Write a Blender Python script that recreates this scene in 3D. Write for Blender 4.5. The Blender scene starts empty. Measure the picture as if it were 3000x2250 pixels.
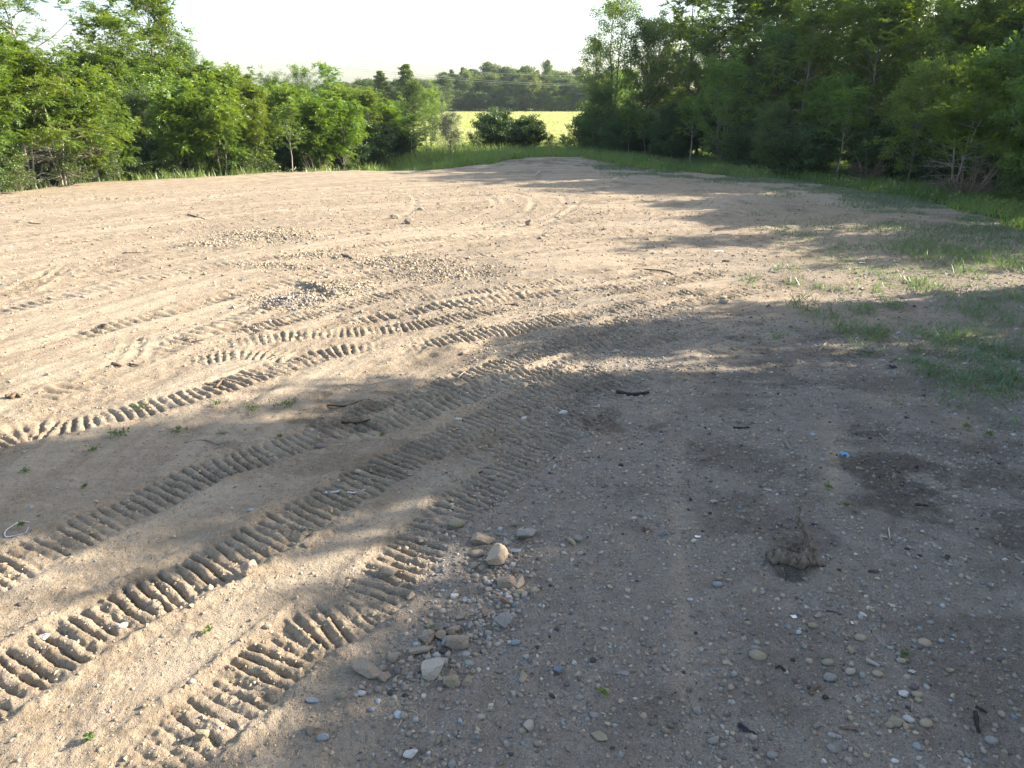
import bpy, math, random
import numpy as np
from mathutils import Vector, Matrix, Quaternion

# ------------------------------------------------------------------ camera, sky, sun, exposure
SC = bpy.context.scene
COL = SC.collection
CAM_H = 4.0
PITCH = 21.9
FPX = 2080.0                       # focal length in photograph pixels (3000 wide)
SUN_EL, SUN_AZ = 25.0, 14.0        # azimuth from +X towards +Y

cam_d = bpy.data.cameras.new("camera")
cam = bpy.data.objects.new("camera", cam_d)
COL.objects.link(cam)
cam.location = (0, 0, CAM_H)
cam.rotation_euler = (math.radians(90 - PITCH), 0, 0)
cam_d.sensor_width = 36.0
cam_d.lens = 36.0 * FPX / 3000.0
cam_d.clip_end = 6000.0
SC.camera = cam

W = bpy.data.worlds.new("World")
SC.world = W
W.use_nodes = True
nt = W.node_tree
nt.nodes.clear()
wo = nt.nodes.new("ShaderNodeOutputWorld")
bg = nt.nodes.new("ShaderNodeBackground")
sky = nt.nodes.new("ShaderNodeTexSky")
sky.sky_type = 'NISHITA'
sky.sun_disc = False
sky.sun_elevation = math.radians(SUN_EL)
sky.sun_rotation = math.radians(90 - SUN_AZ)
sky.altitude = 200
sky.air_density = 1.0
sky.dust_density = 2.2
sky.ozone_density = 1.0
bg.inputs[1].default_value = 0.092
# hazy summer air: a thin even white veil over the blue
veil = nt.nodes.new("ShaderNodeBackground")
veil.inputs[0].default_value = (0.80, 0.92, 1.0, 1)
veil.inputs[1].default_value = 0.054
addb = nt.nodes.new("ShaderNodeAddShader")
nt.links.new(sky.outputs[0], bg.inputs[0])
nt.links.new(bg.outputs[0], addb.inputs[0])
nt.links.new(veil.outputs[0], addb.inputs[1])
nt.links.new(addb.outputs[0], wo.inputs[0])

sun_d = bpy.data.lights.new("sun", 'SUN')
sun_d.energy = 5.0
sun_d.angle = math.radians(0.45)
sun_d.color = (1.0, 0.89, 0.735)
sun = bpy.data.objects.new("sun", sun_d)
COL.objects.link(sun)
_e, _a = math.radians(SUN_EL), math.radians(SUN_AZ)
SUNV = Vector((math.cos(_e) * math.cos(_a), math.cos(_e) * math.sin(_a), math.sin(_e)))
sun.rotation_euler = SUNV.to_track_quat('Z', 'Y').to_euler()
sun.location = SUNV * 100

SC.view_settings.view_transform = 'Standard'
SC.view_settings.look = 'None'
SC.view_settings.exposure = 1.80
SC.view_settings.gamma = 1.0
SC.view_settings.use_curve_mapping = False
SC.render.engine = 'CYCLES'
SC.cycles.max_bounces = 6
SC.cycles.diffuse_bounces = 3
SC.cycles.glossy_bounces = 1
SC.cycles.transmission_bounces = 3
SC.cycles.volume_bounces = 0

# ------------------------------------------------------------------ helpers
_p = math.radians(PITCH)
CP, SP = math.cos(_p), math.sin(_p)

def ray(u, v):
    a = (u - 1500) / FPX
    b = (1125 - v) / FPX
    return np.array((a, CP + b * SP, -SP + b * CP))

def G(u, v, z=0.0):
    """ground point under a point of the photograph (survey of the place)"""
    d = ray(u, v)
    t = (z - CAM_H) / d[2]
    return np.array((d[0] * t, d[1] * t))

def at_depth(u, y):
    """x of image column u at world distance y, near the ground"""
    depth = y * CP + (CAM_H) * SP
    return (u - 1500) / FPX * depth

def top_z(v, y):
    """height of something at distance y whose top shows at row v"""
    d = ray(1500, v)
    return CAM_H + d[2] / d[1] * y

def hash2(ix, iy, s):
    h = (ix.astype(np.int64) * 374761393 + iy.astype(np.int64) * 668265263 + s * 974711) & 0x7fffffff
    h = ((h ^ (h >> 13)) * 1274126177) & 0x7fffffff
    h = h ^ (h >> 16)
    return (h & 0xffff) / 65535.0

def vnoise(x, y, s=0):
    xi = np.floor(x); yi = np.floor(y)
    fx = x - xi; fy = y - yi
    fx = fx * fx * fx * (fx * (fx * 6 - 15) + 10); fy = fy * fy * fy * (fy * (fy * 6 - 15) + 10)
    xi = xi.astype(np.int64); yi = yi.astype(np.int64)
    a = hash2(xi, yi, s); b = hash2(xi + 1, yi, s); c = hash2(xi, yi + 1, s); d = hash2(xi + 1, yi + 1, s)
    return (a * (1 - fx) + b * fx) * (1 - fy) + (c * (1 - fx) + d * fx) * fy - 0.5

def fbm(x, y, s=0, n=4, g=0.5):
    r = np.zeros_like(x); a = 1.0; f = 1.0
    for i in range(n):
        r += a * vnoise(x * f + 17.3 * i, y * f - 9.1 * i, s + i)
        a *= g; f *= 2.03
    return r

def sstep(a, b, x):
    t = np.clip((x - a) / (b - a), 0, 1)
    return t * t * (3 - 2 * t)

def catmull(pts, step):
    P = np.array(pts, float)
    P = np.vstack([2 * P[0] - P[1], P, 2 * P[-1] - P[-2]])
    out = []
    for i in range(1, len(P) - 2):
        n = max(2, int(np.linalg.norm(P[i + 1] - P[i]) / step))
        t = np.linspace(0, 1, n, endpoint=False)[:, None]
        p0, p1, p2, p3 = P[i - 1], P[i], P[i + 1], P[i + 2]
        out.append(0.5 * ((2 * p1) + (p2 - p0) * t + (2 * p0 - 5 * p1 + 4 * p2 - p3) * t * t + (3 * p1 - p0 - 3 * p2 + p3) * t ** 3))
    out.append(P[-2][None])
    return np.vstack(out)

def curve_coords(x, y, C, rad):
    """arclength and signed side distance of points to a sampled curve; NaN far away"""
    seg = np.diff(C, axis=0)
    L = np.linalg.norm(seg, axis=1)
    cum = np.concatenate([[0], np.cumsum(L)])
    S = np.full(x.shape, np.nan); T = np.full(x.shape, np.nan); best = np.full(x.shape, rad ** 2)
    B = 12
    for i in range(0, len(seg), B):
        c = C[i:i + B + 1]
        lo = c.min(0) - rad; hi = c.max(0) + rad
        idx = np.nonzero((x > lo[0]) & (x < hi[0]) & (y > lo[1]) & (y < hi[1]))[0]
        if not len(idx):
            continue
        px = x[idx]; py = y[idx]
        for k in range(len(c) - 1):
            dx, dy = seg[i + k]
            l = L[i + k]
            if l < 1e-9: continue
            ux, uy = dx / l, dy / l
            rx = px - c[k, 0]; ry = py - c[k, 1]
            t = np.clip(rx * ux + ry * uy, 0, l)
            qx = rx - t * ux; qy = ry - t * uy
            d2 = qx * qx + qy * qy
            m = d2 < best[idx]
            if m.any():
                j = idx[m]
                best[j] = d2[m]
                S[j] = cum[i + k] + t[m]
                T[j] = np.sqrt(d2[m]) * np.sign(ux * ry[m] - uy * rx[m])
    return S, T, cum[-1]

def poly_sd(x, y, P):
    """signed distance to a polygon, positive inside"""
    P = np.array(P)
    d2 = np.full(x.shape, 1e12); ins = np.zeros(x.shape, bool)
    for i in range(len(P)):
        a = P[i]; b = P[(i + 1) % len(P)]
        e = b - a
        wx = x - a[0]; wy = y - a[1]
        t = np.clip((wx * e[0] + wy * e[1]) / (e @ e), 0, 1)
        d2 = np.minimum(d2, (wx - t * e[0]) ** 2 + (wy - t * e[1]) ** 2)
        c = (a[1] > y) != (b[1] > y)
        if e[1] != 0:
            ins ^= c & (x < e[0] * (y - a[1]) / e[1] + a[0])
    return np.where(ins, 1, -1) * np.sqrt(d2)

def mesh_np(name, V, F, smooth=True):
    """F: (n,k) faces of equal size, or list of such arrays"""
    m = bpy.data.meshes.new(name)
    V = np.asarray(V, np.float32)
    Fs = F if isinstance(F, list) else [F]
    Fs = [np.asarray(f, np.int32) for f in Fs if len(f)]
    m.vertices.add(len(V)); m.vertices.foreach_set("co", V.ravel())
    nl = sum(f.size for f in Fs); nf = sum(len(f) for f in Fs)
    m.loops.add(nl); m.polygons.add(nf)
    m.loops.foreach_set("vertex_index", np.concatenate([f.ravel() for f in Fs]))
    tot = np.concatenate([np.full(len(f), f.shape[1], np.int32) for f in Fs])
    st = np.concatenate([[0], np.cumsum(tot)[:-1]]).astype(np.int32)
    m.polygons.foreach_set("loop_start", st)
    m.polygons.foreach_set("loop_total", tot)
    m.polygons.foreach_set("use_smooth", np.full(nf, smooth))
    m.update(calc_edges=True)
    return m

def set_col(m, name, arr, domain='POINT'):
    a = m.attributes.new(name, 'FLOAT_COLOR', domain)
    arr = np.asarray(arr, np.float32)
    if arr.shape[1] == 3:
        arr = np.hstack([arr, np.ones((len(arr), 1), np.float32)])
    a.data.foreach_set("color", arr.ravel())

def set_float(m, name, arr, domain='POINT'):
    a = m.attributes.new(name, 'FLOAT', domain)
    a.data.foreach_set("value", np.asarray(arr, np.float32).ravel())

def link(name, mesh, mat=None, parent=None):
    o = bpy.data.objects.new(name, mesh)
    COL.objects.link(o)
    if mat is not None and mesh is not None and not mesh.materials:
        mesh.materials.append(mat)
    if parent is not None:
        o.parent = parent
    return o

def tag(o, label=None, cat=None, group=None, kind=None):
    if label: o["label"] = label
    if cat: o["category"] = cat
    if group: o["group"] = group
    if kind: o["kind"] = kind
    return o

def empty(name, loc):
    o = bpy.data.objects.new(name, None)
    o.empty_display_size = 0.3
    o.location = loc
    COL.objects.link(o)
    return o

def dup_tree(o, parent=None):
    c = o.copy()
    COL.objects.link(c)
    if parent is not None:
        c.parent = parent
    for ch in list(o.children):
        dup_tree(ch, c)
    return c

# ------------------------------------------------------------------ materials
def new_mat(name):
    m = bpy.data.materials.new(name)
    m.use_nodes = True
    n = m.node_tree
    n.nodes.clear()
    out = n.nodes.new("ShaderNodeOutputMaterial")
    return m, n, out

class NT:
    def __init__(s, n): s.n = n
    def node(s, t, **kw):
        x = s.n.nodes.new(t)
        for k, v in kw.items(): setattr(x, k, v)
        return x
    def link(s, a, b): s.n.links.new(a, b)
    def mix(s, fac, a, b, mode='MIX'):
        x = s.n.nodes.new("ShaderNodeMix"); x.data_type = 'RGBA'; x.blend_type = mode
        for sock, val in ((x.inputs[0], fac), (x.inputs[6], a), (x.inputs[7], b)):
            if hasattr(val, 'is_linked'): s.link(val, sock)
            elif isinstance(val, (int, float)): sock.default_value = val
            else: sock.default_value = (*val, 1)
        return x.outputs[2]
    def math(s, op, a, b=0.0, c=0.0, clamp=False):
        x = s.n.nodes.new("ShaderNodeMath"); x.operation = op; x.use_clamp = clamp
        for sock, val in zip(x.inputs, (a, b, c)):
            if hasattr(val, 'is_linked'): s.link(val, sock)
            else: sock.default_value = val
        return x.outputs[0]
    def noise(s, co, scale, detail=3, rough=0.55):
        x = s.n.nodes.new("ShaderNodeTexNoise"); x.inputs['Scale'].default_value = scale
        x.inputs['Detail'].default_value = detail; x.inputs['Roughness'].default_value = rough
        s.link(co, x.inputs['Vector']); return x.outputs[0]
    def ramp(s, f, a, b, c=0.0, d=1.0):
        x = s.n.nodes.new("ShaderNodeMapRange"); x.inputs[1].default_value = a; x.inputs[2].default_value = b
        x.inputs[3].default_value = c; x.inputs[4].default_value = d
        s.link(f, x.inputs[0]); return x.outputs[0]

def leaf_mat(name, dark, light, trans=0.42, gloss=0.035, rough=0.45):
    m, n, out = new_mat(name); t = NT(n)
    a = t.node("ShaderNodeAttribute", attribute_name="tint")
    oi = t.node("ShaderNodeObjectInfo")
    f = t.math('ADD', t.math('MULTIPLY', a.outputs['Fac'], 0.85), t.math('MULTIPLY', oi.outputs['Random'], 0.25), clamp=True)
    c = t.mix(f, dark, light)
    hv = t.node("ShaderNodeHueSaturation")
    t.link(t.math('ADD', t.math('MULTIPLY', oi.outputs['Random'], 0.030), 0.490), hv.inputs['Hue'])
    t.link(c, hv.inputs['Color'])
    c = hv.outputs[0]
    df = t.node("ShaderNodeBsdfDiffuse"); t.link(c, df.inputs[0])
    tr = t.node("ShaderNodeBsdfTranslucent")
    t.link(t.mix(1.0, c, (1.75, 1.6, 0.75), 'MULTIPLY'), tr.inputs[0])
    mx = t.node("ShaderNodeMixShader"); mx.inputs[0].default_value = trans
    t.link(df.outputs[0], mx.inputs[1]); t.link(tr.outputs[0], mx.inputs[2])
    gl = t.node("ShaderNodeBsdfGlossy"); gl.inputs['Roughness'].default_value = rough
    gl.inputs[0].default_value = (0.9, 0.95, 1, 1)
    m2 = t.node("ShaderNodeMixShader"); m2.inputs[0].default_value = gloss
    t.link(mx.outputs[0], m2.inputs[1]); t.link(gl.outputs[0], m2.inputs[2])
    t.link(m2.outputs[0], out.inputs[0])
    return m

def bark_mat(name, a, b, scale=9.0, dist=0.03):
    m, n, out = new_mat(name); t = NT(n)
    tc = t.node("ShaderNodeTexCoord")
    mp = t.node("ShaderNodeMapping"); mp.inputs['Scale'].default_value = (1, 1, 0.25)
    t.link(tc.outputs['Object'], mp.inputs[0])
    nz = t.noise(mp.outputs[0], scale, 4, 0.65)
    bs = t.node("ShaderNodeBsdfPrincipled"); bs.inputs['Roughness'].default_value = 0.9
    bs.inputs['Specular IOR Level'].default_value = 0.2
    t.link(t.mix(t.ramp(nz, 0.35, 0.65), a, b), bs.inputs['Base Color'])
    bm = t.node("ShaderNodeBump"); bm.inputs['Strength'].default_value = 0.6; bm.inputs['Distance'].default_value = dist
    t.link(nz, bm.inputs['Height']); t.link(bm.outputs[0], bs.inputs['Normal'])
    t.link(bs.outputs[0], out.inputs[0])
    return m

def attr_mat(name, attr="col", rough=0.85, var=0.35, scale=40.0, bump=0.4, spec=0.3, dist=0.006):
    """colour from a per-piece attribute with fine mineral grain"""
    m, n, out = new_mat(name); t = NT(n)
    a = t.node("ShaderNodeAttribute", attribute_name=attr)
    tc = t.node("ShaderNodeTexCoord")
    nz = t.noise(tc.outputs['Object'], scale, 4, 0.65)
    c = t.mix(1.0, a.outputs['Color'], t.mix(t.ramp(nz, 0.3, 0.7), (1 - var,) * 3, (1 + var,) * 3), 'MULTIPLY')
    bs = t.node("ShaderNodeBsdfPrincipled"); bs.inputs['Roughness'].default_value = rough
    bs.inputs['Specular IOR Level'].default_value = spec
    t.link(c, bs.inputs['Base Color'])
    bm = t.node("ShaderNodeBump"); bm.inputs['Strength'].default_value = bump; bm.inputs['Distance'].default_value = dist
    t.link(nz, bm.inputs['Height']); t.link(bm.outputs[0], bs.inputs['Normal'])
    t.link(bs.outputs[0], out.inputs[0])
    return m

def plain_mat(name, c1, c2, rough=0.8, scale=20, bump=0.3, metallic=0.0, stretch=(1, 1, 1), spec=0.3, dist=0.01):
    m, n, out = new_mat(name); t = NT(n)
    tc = t.node("ShaderNodeTexCoord")
    mp = t.node("ShaderNodeMapping"); mp.inputs['Scale'].default_value = stretch
    t.link(tc.outputs['Object'], mp.inputs[0])
    nz = t.noise(mp.outputs[0], scale, 4, 0.6)
    bs = t.node("ShaderNodeBsdfPrincipled"); bs.inputs['Roughness'].default_value = rough
    bs.inputs['Metallic'].default_value = metallic
    bs.inputs['Specular IOR Level'].default_value = spec
    t.link(t.mix(t.ramp(nz, 0.32, 0.68), c1, c2), bs.inputs['Base Color'])
    bm = t.node("ShaderNodeBump"); bm.inputs['Strength'].default_value = bump; bm.inputs['Distance'].default_value = dist
    t.link(nz, bm.inputs['Height']); t.link(bm.outputs[0], bs.inputs['Normal'])
    t.link(bs.outputs[0], out.inputs[0])
    return m

def ground_mat():
    m, n, out = new_mat("dirt_and_gravel"); t = NT(n)
    geo = t.node("ShaderNodeNewGeometry"); P = geo.outputs['Position']
    at = t.node("ShaderNodeAttribute", attribute_name="soil")
    sp = t.node("ShaderNodeSeparateColor"); t.link(at.outputs['Color'], sp.inputs[0])
    dirt, dark, dust = sp.outputs
    grav = at.outputs['Alpha']
    at2 = t.node("ShaderNodeAttribute", attribute_name="veg")
    field = at2.outputs['Fac']
    n_big = t.noise(P, 0.35, 4, 0.6)
    n_mid = t.noise(P, 2.2, 5, 0.65)
    n_fin = t.noise(P, 24.0, 5, 0.7)
    n_mic = t.noise(P, 110.0, 3, 0.7)
    c = t.mix(t.ramp(n_mid, 0.34, 0.66), (0.300, 0.236, 0.160), (0.44, 0.358, 0.258))
    c = t.mix(t.math('MULTIPLY', t.ramp(n_big, 0.42, 0.62), 0.45), c, (0.375, 0.31, 0.235))
    c = t.mix(t.math('MULTIPLY', dust, 0.75), c, (0.49, 0.408, 0.305))
    # drag streaks left by blade and tracks
    mp = t.node("ShaderNodeMapping"); mp.inputs['Rotation'].default_value = (0, 0, math.radians(-38)); mp.inputs['Scale'].default_value = (0.5, 4.5, 1)
    t.link(P, mp.inputs[0])
    st = t.noise(mp.outputs[0], 1.6, 4, 0.65)
    c = t.mix(t.ramp(st, 0.52, 0.70, 0.0, 0.30), c, t.mix(1.0, c, (0.66, 0.62, 0.57), 'MULTIPLY'))
    c = t.mix(t.ramp(st, 0.46, 0.32, 0.0, 0.45), c, (0.50, 0.42, 0.32))
    # crusts and damp clods
    n_cl = t.noise(P, 7.0, 5, 0.7)
    c = t.mix(t.ramp(n_cl, 0.54, 0.66, 0.0, 0.5), c, t.mix(1.0, c, (0.60, 0.54, 0.48), 'MULTIPLY'))
    c = t.mix(t.ramp(n_fin, 0.30, 0.72, 0.0, 0.6), c, t.mix(1.0, c, (0.58, 0.55, 0.52), 'MULTIPLY'))
    # grey stony soil where gravel is thick
    gm = t.ramp(t.math('ADD', grav, t.math('MULTIPLY', t.math('SUBTRACT', n_mid, 0.5), 0.8)), 0.22, 0.98)
    n_cl0 = t.noise(P, 5.0, 5, 0.7)
    gcol = t.mix(t.ramp(n_cl0, 0.36, 0.64), (0.178, 0.162, 0.143), (0.300, 0.272, 0.238))
    c = t.mix(t.math('MULTIPLY', gm, 0.82), c, gcol)
    # bedded grit: two sizes of cells, each with its own stone colour
    hts = []
    for sc, dens, hw in ((34.0, 0.55, 1.2), (62.0, 0.80, 0.9), (120.0, 0.9, 0.5)):
        vo = t.node("ShaderNodeTexVoronoi"); vo.inputs['Scale'].default_value = sc
        t.link(P, vo.inputs['Vector'])
        vs = t.node("ShaderNodeSeparateColor"); t.link(vo.outputs['Color'], vs.inputs[0])
        present = t.math('GREATER_THAN', t.math('ADD', t.math('MULTIPLY', grav, dens), 0.06), vs.outputs[0])
        inside = t.ramp(vo.outputs['Distance'], 0.42, 0.30)
        f = t.math('MULTIPLY', present, inside, clamp=True)
        sc_col = t.mix(vs.outputs[1], (0.10, 0.097, 0.097), (0.47, 0.435, 0.39))
        sc_col = t.mix(t.math('MULTIPLY', vs.outputs[2], 0.6), sc_col, (0.30, 0.235, 0.175))
        c = t.mix(t.math('MULTIPLY', f, 0.85), c, sc_col)
        hts.append(t.math('MULTIPLY', f, hw))
    # dark peaty soil
    dk = t.math('MULTIPLY', dark, t.ramp(n_fin, 0.25, 0.6, 0.45, 1.0), clamp=True)
    c = t.mix(dk, c, t.mix(n_mid, (0.035, 0.028, 0.023), (0.095, 0.072, 0.055)))
    # ground under the grass, and the hay field
    gsoil = t.mix(t.ramp(n_mid, 0.35, 0.65), (0.035, 0.055, 0.014), (0.085, 0.115, 0.03))
    fn = t.noise(P, 0.06, 4, 0.6)
    fl = t.mix(t.ramp(fn, 0.38, 0.62), (0.30, 0.335, 0.10), (0.38, 0.385, 0.17))
    fl = t.mix(t.ramp(t.noise(P, 0.9, 5, 0.7), 0.35, 0.7, 0, 0.6), fl, (0.19, 0.245, 0.07))
    gsoil = t.mix(field, gsoil, fl)
    edge = t.math('ADD', dirt, t.math('MULTIPLY', t.math('SUBTRACT', n_mid, 0.5), 0.6))
    c = t.mix(t.ramp(edge, 0.40, 0.62), gsoil, c)
    bs = t.node("ShaderNodeBsdfPrincipled"); bs.inputs['Roughness'].default_value = 0.95
    bs.inputs['Specular IOR Level'].default_value = 0.12
    t.link(c, bs.inputs['Base Color'])
    h = t.math('ADD', t.math('MULTIPLY', n_fin, 1.6), t.math('MULTIPLY', n_mic, 0.7))
    for x in hts: h = t.math('ADD', h, x)
    bm = t.node("ShaderNodeBump"); bm.inputs['Strength'].default_value = 0.85; bm.inputs['Distance'].default_value = 0.018
    t.link(h, bm.inputs['Height']); t.link(bm.outputs[0], bs.inputs['Normal'])
    t.link(bs.outputs[0], out.inputs[0])
    return m

# ------------------------------------------------------------------ the lot: its outline, tracks, heaps
PAD = [(-30, -12), (-29, 12), (-27.5, 26), tuple(G(-60, 572)), tuple(G(0, 562)), tuple(G(300, 531)), tuple(G(800, 506)), tuple(G(1000, 500)),
       tuple(G(1250, 497)), tuple(G(1400, 484)), tuple(G(1560, 472)), tuple(G(1700, 473)), tuple(G(1850, 488)),
       tuple(G(2000, 505)), tuple(G(2290, 524)), tuple(G(2627, 575)), tuple(G(2795, 606)), tuple(G(3000, 677)), (18.5, 14), (17.5, 2), (16, -12)]

def px_line(pts, step=0.12):
    return catmull([G(u, v) for u, v in pts], step)

# crawler tracks: centre line in the photograph, pad width, lug pitch, depth, (fade in, fade out) along it
TRACKS = [
    (px_line([(-260, 2180), (78, 1961), (362, 1792), (603, 1672), (904, 1509), (1151, 1370), (1300, 1290), (1480, 1205), (1640, 1130), (1800, 1070)]), 0.47, 0.106, 0.055),
    (px_line([(-300, 1830), (30, 1666), (241, 1557), (422, 1473), (603, 1389), (784, 1328), (930, 1275), (1120, 1195), (1330, 1120), (1560, 1045), (1800, 985), (2020, 930)]), 0.44, 0.106, 0.05),
    (px_line([(250, 2420), (482, 2214), (603, 2118), (753, 1991), (874, 1883), (1048, 1790), (1150, 1690), (1250, 1590), (1330, 1500), (1420, 1440), (1520, 1360), (1610, 1290), (1740, 1200)]), 0.42, 0.106, 0.048),
    (px_line([(-200, 1370), (50, 1275), (200, 1250), (340, 1220), (600, 1150), (820, 1072), (1000, 1030), (1240, 1010), (1450, 975), (1680, 930), (1900, 880), (2110, 850)]), 0.46, 0.128, 0.048),
    (px_line([(640, 1010), (840, 985), (1050, 970), (1250, 950), (1450, 910), (1660, 875), (1880, 840), (2150, 790)]), 0.44, 0.128, 0.036),
    (px_line([(650, 985), (760, 955), (900, 920), (1050, 885), (1160, 860), (1300, 835)]), 0.44, 0.128, 0.042),
    (px_line([(1120, 885), (1300, 865), (1480, 850), (1650, 825), (1850, 805), (2050, 775)]), 0.42, 0.128, 0.030),
    (px_line([(1210, 1160), (1400, 1090), (1580, 1035), (1780, 960), (2000, 895), (2200, 850), (2330, 830)]), 0.42, 0.128, 0.040),
    (px_line([(-80, 885), (60, 850), (150, 800), (215, 770)]), 0.42, 0.106, 0.05),
    (px_line([(230, 800), (300, 775), (380, 755)]), 0.40, 0.106, 0.04),
    (px_line([(30, 1235), (130, 1205), (240, 1190)]), 0.36, 0.106, 0.045),
    (px_line([(1900, 1340), (1780, 1260), (1700, 1200), (1640, 1140)]), 0.38, 0.106, 0.02),
    (px_line([(980, 1295), (1200, 1218), (1400, 1152), (1600, 1092), (1850, 1012), (2060, 950)]), 0.42, 0.128, 0.042),
    (px_line([(1300, 1385), (1500, 1275), (1640, 1208), (1800, 1140), (1950, 1075)]), 0.40, 0.128, 0.036),
    (px_line([(1000, 950), (1200, 915), (1420, 880), (1700, 848), (2000, 812)]), 0.40, 0.18, 0.04),
    (px_line([(520, 1060), (760, 1035), (960, 1055)]), 0.40, 0.128, 0.035),
    (px_line([(0, 600), (200, 590), (420, 582), (700, 575)]), 0.5, 0.25, 0.05),
    (px_line([(1650, 640), (1760, 628), (1880, 625), (2020, 632)]), 0.45, 0.22, 0.05),
]
# faint older passes that sweep round towards the far middle of the lot
SWEEP = np.array((8.0, 6.0))
for _R, _a0, _a1 in ((15.6, 168, 112), (17.3, 160, 96), (19.4, 158, 100), (21.2, 150, 92), (23.6, 152, 98), (25.8, 146, 90), (28.5, 150, 104), (31.0, 140, 100)):
    _t = np.radians(np.linspace(_a0, _a1, 90))
    _rr = _R + 0.5 * np.sin(_t * 5 + _R)
    TRACKS.append((SWEEP + np.stack([_rr * np.cos(_t), _rr * np.sin(_t)], 1), 0.42, 0.19, 0.026))
# tyre scrapes and turning arcs further off: line, half width, depth
ARCS = [
    (px_line([(690, 760), (950, 720), (1200, 675), (1370, 640), (1450, 605), (1420, 575), (1340, 560)]), 0.14, 0.05),
    (px_line([(900, 745), (1150, 705), (1400, 662), (1530, 625), (1560, 590), (1500, 563)]), 0.13, 0.05),
    (px_line([(1000, 745), (1250, 705), (1500, 665), (1630, 620), (1650, 580), (1590, 558)]), 0.12, 0.05),
    (px_line([(780, 760), (1050, 712), (1290, 665), (1440, 622), (1480, 585)]), 0.10, 0.035),
    (px_line([(1050, 760), (1350, 710), (1560, 668), (1685, 605), (1690, 575), (1640, 560)]), 0.10, 0.06),
    (px_line([(900, 700), (1100, 660), (1200, 620), (1215, 580), (1180, 562)]), 0.12, 0.04),
    (px_line([(-50, 1180), (300, 1070), (600, 950), (850, 860), (1100, 770), (1300, 715)]), 0.13, 0.03),
    (px_line([(-50, 1060), (250, 960), (500, 880), (700, 800), (900, 745)]), 0.15, 0.035),
    (px_line([(-50, 1000), (200, 920), (430, 850), (640, 790)]), 0.14, 0.03),
    (px_line([(260, 1110), (330, 1055), (360, 1010), (380, 970)]), 0.07, 0.06),
    (px_line([(330, 1090), (390, 1040), (410, 1000), (420, 965)]), 0.07, 0.06),
    (px_line([(400, 1070), (440, 1030), (460, 1000), (470, 970)]), 0.07, 0.06),
    (px_line([(0, 640), (300, 622), (700, 600), (1100, 572), (1400, 560)]), 0.16, 0.04),
    (px_line([(1500, 540), (1750, 552), (2000, 585), (2250, 640)]), 0.16, 0.035),
    (px_line([(1250, 470), (1500, 480), (1800, 500)]), 0.3, 0.03),
    (px_line([(2030, 2300), (2000, 1900), (1990, 1600), (1980, 1400), (1990, 1250)]), 0.10, 0.015),
    (px_line([(2420, 1560), (2440, 1400), (2430, 1290), (2440, 1180)]), 0.10, 0.015),
]
RIDGES = [  # loose soil pushed up: line, half width, height
    (px_line([(870, 826), (920, 845), (1000, 876)]), 0.13, 0.13),
    (px_line([(640, 1128), (700, 1118)]), 0.12, 0.07),
    (px_line([(1230, 1025), (1300, 1030), (1370, 1010)]), 0.2, 0.07),
    (px_line([(150, 1930), (420, 1850), (520, 1905), (640, 1840)]), 0.25, 0.03),
]
DUST = [  # smoothly rolled pale bands
    (px_line([(-100, 1790), (180, 1660), (520, 1500), (800, 1380), (1000, 1300)]), 0.22),
    (px_line([(300, 2120), (520, 1960), (760, 1780), (1000, 1620), (1200, 1480), (1400, 1350)]), 0.20),
    (px_line([(0, 1130), (400, 1010), (760, 870), (1050, 790)]), 0.5),
    (px_line([(0, 960), (420, 880), (700, 800)]), 0.6),
    (px_line([(1150, 830), (1300, 790), (1420, 760)]), 0.35),
    (px_line([(900, 720), (1250, 680), (1500, 640)]), 0.6),
    (px_line([(2500, 1190), (2650, 1160), (2800, 1210), (2880, 1330)]), 0.35),
    (px_line([(2420, 1500), (2440, 1350), (2430, 1200)]), 0.14),
    (px_line([(2000, 620), (2300, 560), (2500, 600)]), 1.0),
]
HEAPS = [(770, 695, 1.35, 1.1, 0.15), (850, 882, 0.8, 0.6, 0.09), (830, 785, 0.9, 0.3, 0.06), (930, 755, 0.8, 0.3, 0.06), (980, 850, 0.8, 0.7, 0.08),
         (1300, 800, 1.3, 0.9, 0.06), (1180, 770, 1.2, 0.6, 0.05), (600, 720, 0.6, 0.3, 0.03)]
DARKS = [(2640, 1420, 0.42, 0.75, 0.95), (2560, 1500, 0.35, 0.4, 0.6), (2290, 1030, 0.9, 0.55, 0.8), (2480, 1030, 0.8, 0.5, 0.75), (2250, 1090, 0.7, 0.35, 0.6), (2640, 1110, 0.8, 0.35, 0.55),
         (2990, 1560, 0.4, 0.5, 0.8), (3000, 1420, 0.4, 0.7, 0.7), (2780, 1480, 0.5, 0.22, 0.6), (1010, 1200, 0.45, 0.4, 0.75), (1030, 1235, 0.5, 0.3, 0.8), (880, 1370, 0.8, 0.4, 0.5),
         (1880, 1230, 0.45, 0.25, 0.7), (2180, 1340, 0.5, 0.35, 0.55), (2150, 1530, 0.45, 0.35, 0.5), (2330, 1600, 0.25, 0.3, 0.6), (1330, 1060, 0.6, 0.35, 0.55), (1390, 790, 0.9, 0.8, 0.35),
         (1240, 810, 0.9, 0.6, 0.35), (1520, 480, 3.5, 0.9, 0.75), (1780, 486, 2.5, 0.8, 0.75), (2400, 840, 0.8, 0.5, 0.45), (2190, 1195, 0.7, 0.3, 0.5), (2760, 1260, 0.7, 0.7, 0.3),
         (2050, 1075, 0.7, 0.5, 0.35), (1130, 1330, 0.5, 0.4, 0.4), (2900, 1650, 0.6, 0.5, 0.35), (2250, 1960, 0.35, 0.4, 0.3)]
DARKS = [(*G(u, v), a, b, k) for u, v, a, b, k in DARKS]
HEAPS = [(*G(u, v), a, b, k) for u, v, a, b, k in HEAPS]

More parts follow.
